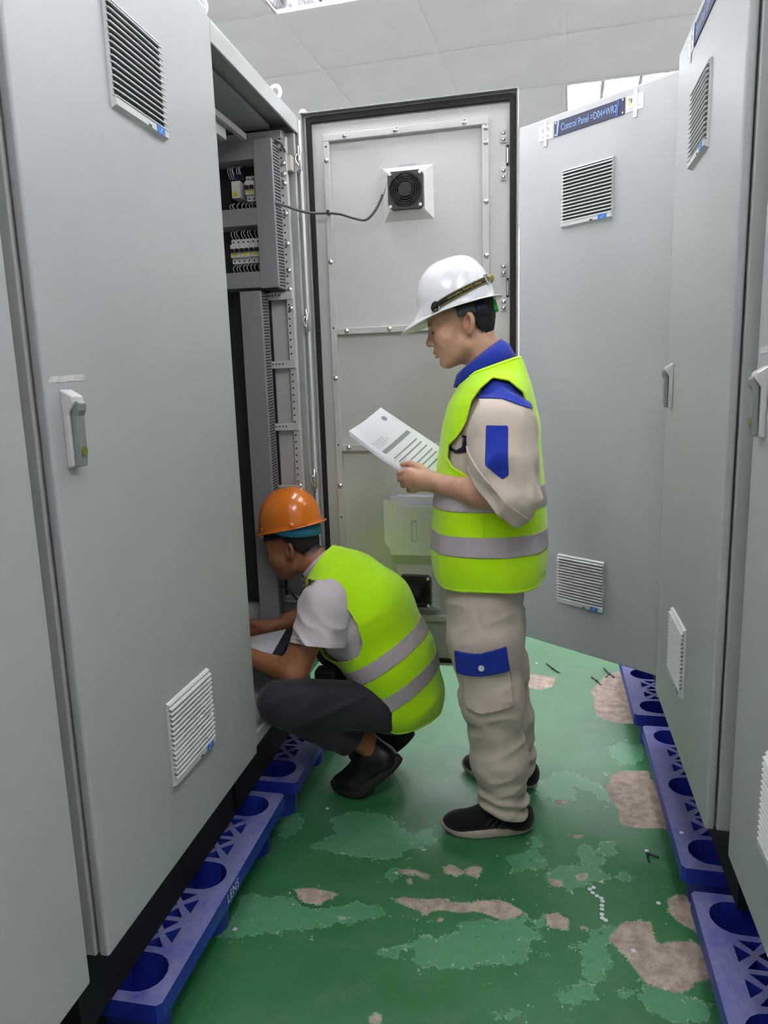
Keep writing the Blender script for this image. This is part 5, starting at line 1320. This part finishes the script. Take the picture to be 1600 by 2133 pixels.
# ================================================================== CROUCHING WORKER
def crouching():
    R0 = empty('person', 'worker crouching at the open cabinet in orange hard hat, yellow vest and dark trousers', 'person', (-.55, 2.34, 0))
    inv = R0.matrix_world.inverted()
    hO = np.array([-.835, 2.40, .855]); hR = frame(13 * D2R, 8 * D2R)
    F = Field()
    F.u(Xf(head_field(), hR, hO))
    F.u(Cone((-.800, 2.395, .83), (-.715, 2.375, .755), .056, .064), .03)
    F.u(Cone((-.68, 2.23, .70), (-.68, 2.50, .70), .065, .065), .05)
    F.u(Cone((-.62, 2.36, .66), (-.49, 2.345, .38), .095, .10, 1, .80), .05)
    F.u(Cone((-.695, 2.20, .70), (-.776, 2.11, .505), .056, .046), .03); F.u(Cone((-.776, 2.11, .503), (-.93, 2.165, .522), .044, .028), .025)
    F.u(Cone((-.70, 2.53, .69), (-.80, 2.54, .575), .055, .045), .03); F.u(Cone((-.80, 2.54, .572), (-.985, 2.445, .535), .044, .028), .025)
    for w, sy, z0 in (((-.93, 2.165, .522), 1, .52), ((-.985, 2.445, .535), -1, .53)):
        K = [(w[0] - .075, w[1] + sy * .030, z0 + .012), (w[0] - .080, w[1] + sy * .022, z0 - .004), (w[0] - .076, w[1] + sy * .016, z0 - .019), (w[0] - .066, w[1] + sy * .012, z0 - .033)]
        for k in K:
            F.u(Cone(w, k, .020, .012), .016)
            p = (k[0] - .028, k[1] + sy * .020, k[2]); q = (p[0] + .002, p[1] + sy * .022, p[2] + .002); e = (q[0] + .018, q[1] + sy * .012, q[2] + .002)
            F.u(Cone(k, p, .0106, .0094), .006); F.u(Cone(p, q, .0092, .0084), .004); F.u(Cone(q, e, .0083, .0072), .004)
        F.u(Cone((w[0] - .015, w[1] + sy * .012, z0 + .014), (w[0] - .05, w[1] + sy * .035, z0 + .034), .016, .012), .014)
        F.u(Cone((w[0] - .05, w[1] + sy * .035, z0 + .034), (w[0] - .085, w[1] + sy * .052, z0 + .036), .0112, .008), .006)
    for hy, ky, kx, ax_, ay in ((2.25, 2.005, -.785, -.575, 2.262), (2.44, 2.50, -.745, -.555, 2.452)):
        F.u(Cone((-.49, hy, .34), (kx, ky, .445), .05, .045), .04); F.u(Cone((kx, ky, .44), (ax_, ay, .19), .048, .038), .03)
        F.u(Cone((ax_, ay, .19), (ax_ + .03, ay, .15), .036, .034), .03); pass
    body_object('body', F, (-1.13, 1.93, .02), (-.32, 2.62, 1.02), .0038, M['skin2'], R0, hR, hO)
    hair_cap(R0, hR, hO)
    eyes(R0, hR, hO)
    # ---- trousers
    T = Field()
    T.u(Ell((-.462, 2.345, .335), (.112, .155, .115)))
    T.u(Cone((-.48, 2.26, .335), (-.785, 2.005, .446), .090, .069), .04); T.u(Cone((-.785, 2.005, .442), (-.625, 2.20, .245), .066, .066), .018)
    T.u(Cone((-.48, 2.43, .335), (-.745, 2.50, .446), .090, .069), .04); T.u(Cone((-.745, 2.50, .442), (-.59, 2.46, .235), .066, .064), .018)
    P, Q = surface(T, (-.90, 1.90, .14), (-.32, 2.60, .56), .0052); t = tri(Q); P = relax(P, t, 1); N = normals(P, t)
    rad = np.clip(1 - np.hypot(P[:, 0] + .70, P[:, 2] - .36) / .22, 0, 1)
    P = P + N * ((.002 + .008 * rad) * ridged(np.c_[P[:, 0] * .7 + P[:, 2] * .5, P[:, 1] * .8, P[:, 2] * 1.6 - P[:, 0] * .4], 12, 5, (1, 1, 1)) + .002 * vnoise(P, 20, 2))[:, None]
    val = np.minimum.reduce([(P[:, 0] + .615) * .70 + (P[:, 1] - 2.215) * .45 * np.sign(2.35 - P[:, 1]) - (P[:, 2] - .238) * .9, .30 - P[:, 2]])
    val = np.where(P[:, 0] < -.53, val, -1)
    a, b = clip(P, t, val); cloth('trousers', a, b, M['charcoal'], R0, .003)
    # ---- torso
    S = Field()
    ch = [((-.455, 2.35, .345), .136), ((-.495, 2.352, .48), .142), ((-.575, 2.36, .635), .150), ((-.655, 2.362, .735), .112), ((-.715, 2.372, .790), .070)]
    for (p, ra), (q, rb) in zip(ch[:-1], ch[1:]): S.u(Cone(p, q, ra, rb, 1, .76), .04)
    S.u(Cone((-.56, 2.33, .525), (-.655, 2.32, .555), .120, .085, 1, .8), .04)
    S.u(Cone((-.672, 2.235, .715), (-.672, 2.49, .715), .078, .078), .05)
    P, Q = surface(S, (-.82, 2.10, .20), (-.30, 2.62, .90), .0058); t = tri(Q); P = relax(P, t, 2); N = normals(P, t)
    Ps = P - N * .012; Ps = Ps + N * (.005 * ridged(np.c_[P[:, 0] - P[:, 2] * .6, P[:, 1], P[:, 2] * .6 + P[:, 0]], 13, 6, (1, 1, 1)))[:, None]
    nk = (Ps[:, 0] + .748) * -.83 + (Ps[:, 2] - .812) * .56
    a, b = clip(Ps, t, np.maximum(nk, .33 - Ps[:, 2])); tee = cloth('tee_shirt', a, b, M['tee'], R0, .002)
    cR = frame(-0.0); v = []; f = []; n = 30        # neck rib
    ax = np.array([-.70, .10, .70]); ax /= np.linalg.norm(ax); e1 = np.array([0, 1.0, 0]); e1 -= ax * (e1 @ ax); e1 /= np.linalg.norm(e1); e2 = np.cross(ax, e1); c0 = np.array([-.744, 2.380, .806])
    for i in range(n):
        q = 2 * math.pi * i / n
        for k, (r, d) in enumerate(((.079, -.012), (.073, .012))): v.append(c0 + ax * d + (e1 * math.cos(q) + e2 * math.sin(q)) * r)
    f = [(2 * i, 2 * i + 1, (2 * i + 3) % (2 * n), (2 * i + 2) % (2 * n)) for i in range(n)]
    o = link('neck_rib', mesh_from(v, f, M['tee'], smooth=True), tee); sm = o.modifiers.new('thickness', 'SOLIDIFY'); sm.thickness = .003
    # sleeves
    def sleeve(pts, p0, d):
        G = Field()
        for (p, ra), (q, rb) in zip(pts[:-1], pts[1:]): G.u(Cone(p, q, ra, rb), .03)
        A = np.array([p for p, _ in pts]); P, Q = surface(G, A.min(0) - .11, A.max(0) + .11, .005); t = tri(Q); P = relax(P, t, 1); N = normals(P, t)
        g = np.clip((.72 - P[:, 2]) / .1, 0, 1)
        P = P + N * ((.003 + .009 * g) * ridged(np.c_[P[:, 0] * 1.0 + P[:, 2] * 1.1, P[:, 1], P[:, 2] * .3 - P[:, 0] * .5], 15, 8, (1, 1, 1)))[:, None]
        val = (P - np.array(p0)) @ np.array(d); a, b = clip(P, t, val); s = cloth('sleeve', a, b, M['tee'], tee, .003)
        hb = np.maximum(val, -(val + .018)); a, b = clip(P + N * .002, t, hb); cloth('sleeve_hem', a, b, M['tee'], tee, .002)
    sleeve([((-.665, 2.235, .725), .080), ((-.680, 2.195, .70), .084), ((-.703, 2.125, .565), .078)], (-.703, 2.125, .597), (-.08, -.30, -.95))
    sleeve([((-.675, 2.49, .72), .080), ((-.690, 2.525, .69), .082), ((-.755, 2.54, .60), .076)], (-.745, 2.54, .62), (-.6, .05, -.8))
    # vest
    Pv = P + N * (.004 + .004 * np.clip((.6 - P[:, 2]) / .3, 0, 1) * ridged(np.c_[P[:, 0] - P[:, 2], P[:, 1], P[:, 2] * .5], 9, 7, (1, 1, 1)) + .002 * vnoise(P, 15, 4))[:, None]
    hemx = [-.9, -.743, -.705, -.654, -.602, -.575, -.548, -.49, -.453, -.402, -.333, -.2]; hemz = [.50, .478, .438, .418, .405, .378, .318, .280, .272, .276, .29, .30]
    hem = np.interp(Pv[:, 0], hemx, hemz) - Pv[:, 2]
    nk = (Pv[:, 0] + .742) * -.83 + (Pv[:, 2] - .808) * .56
    ah = [(-.760, .775), (-.694, .793), (-.642, .765), (-.597, .712), (-.562, .664), (-.546, .606), (-.560, .553), (-.608, .524), (-.671, .500), (-.712, .507), (-.76, .53), (-.80, .65)]
    arm = poly_xz(Pv, ah); arm = np.where(np.abs(Pv[:, 1] - 2.36) > .085, arm, 1.0)
    keep = np.maximum.reduce([hem, nk, -arm]); a, b = clip(Pv, t, keep); vest = cloth('safety_vest', a, b, M['hivis'], R0, .003, 1.0)
    edge = np.maximum(keep, -(keep + .006)); a, b = clip(Pv + N * .0045, t, edge); cloth('binding', a, b, M['hivis_edge'], vest, .0015)
    for c in (-.704, -.578):
        v2 = np.maximum(np.abs(Pv @ np.array([.54, 0, -.84]) - c) - .026, keep); a, b = clip(Pv + N * .005, t, v2); cloth('reflective_band', a, b, M['reflex'], vest, .0012)
    box('belt_pouch', M['black2'], R0, -.735, -.665, 2.20, 2.26, .428, .475, bevel=.012, seg=3)
    # ---- hard hat
    gR = frame(10.5 * D2R, 8 * D2R); gO = np.array([-.858, 2.405, .936])
    hel = helmet(R0, M['helmet_orange'], gR, gO, .113, .104, .130, .022, .012, .004)
    for t0 in (.95, 2.05):
        p = gR @ np.array([.119 * math.cos(t0), .110 * math.sin(t0), .012]) + gO; MB().dome(p, .009, .005, 10, tuple(gR @ np.array([math.cos(t0), math.sin(t0), .1]))).build('slot_boss', M['helmet_orange'], hel, smooth=True)
    zf = lambda k: ((-.040 * math.sin(math.pi * min(1, k * 1.0)) ** .7), (-.012 * math.sin(math.pi * k) ** .7))
    band_arc('nape_band', M['blue_band'], hel, gR, gO, .104, .090, 1.35, 2 * math.pi - 1.35, -.008, .006, zf=zf, thick=.003)
    band_arc('head_band', M['black2'], hel, gR, gO, .099, .086, .5, 2 * math.pi - .5, -.014, .010)
    p = gR @ np.array([.098, .058, -.018]) + gO; MB().box(p[0] - .008, p[0] + .008, p[1] - .003, p[1] + .003, p[2] - .005, p[2] + .005).build('clear_clip', M['clear'], hel)
    # ---- shoes, heels lifted
    for o, d in (((-.392, 2.268, .001), (-.995, -.02, 0)), ((-.380, 2.452, .001), (-.995, .05, 0))):
        d = np.array(d) / np.linalg.norm(d); Rm = np.stack([d, np.array([-d[1], d[0], 0]), np.array([0, 0, 1.0])], 1)
        shoe(R0, Rm, np.array(o), .315, 'leather', 'sole_black', .110, xb=.222, ang=40 * D2R)
    for o in list(R0.children): o.matrix_parent_inverse = inv
    return R0
CROUCH = crouching()
# papers on a dark folder in front of him, inside the cabinet
Rp = Matrix.Translation((-.965, 2.305, .512)) @ Matrix.Rotation(-14 * D2R, 4, 'Y') @ Matrix.Rotation(10 * D2R, 4, 'X')
o = box('folder', M['navy_dark'], None, -.12, .115, -.10, .10, -.004, 0.0, Rp, bevel=.001); tag(o, 'dark folder under the white sheet in the crouching worker\'s hands', 'folder')
o = box('paper_sheet', M['paper'], None, -.13, .075, -.105, .09, .0005, .0025, Rp); tag(o, 'white sheet on the dark folder held by the crouching worker', 'paper')
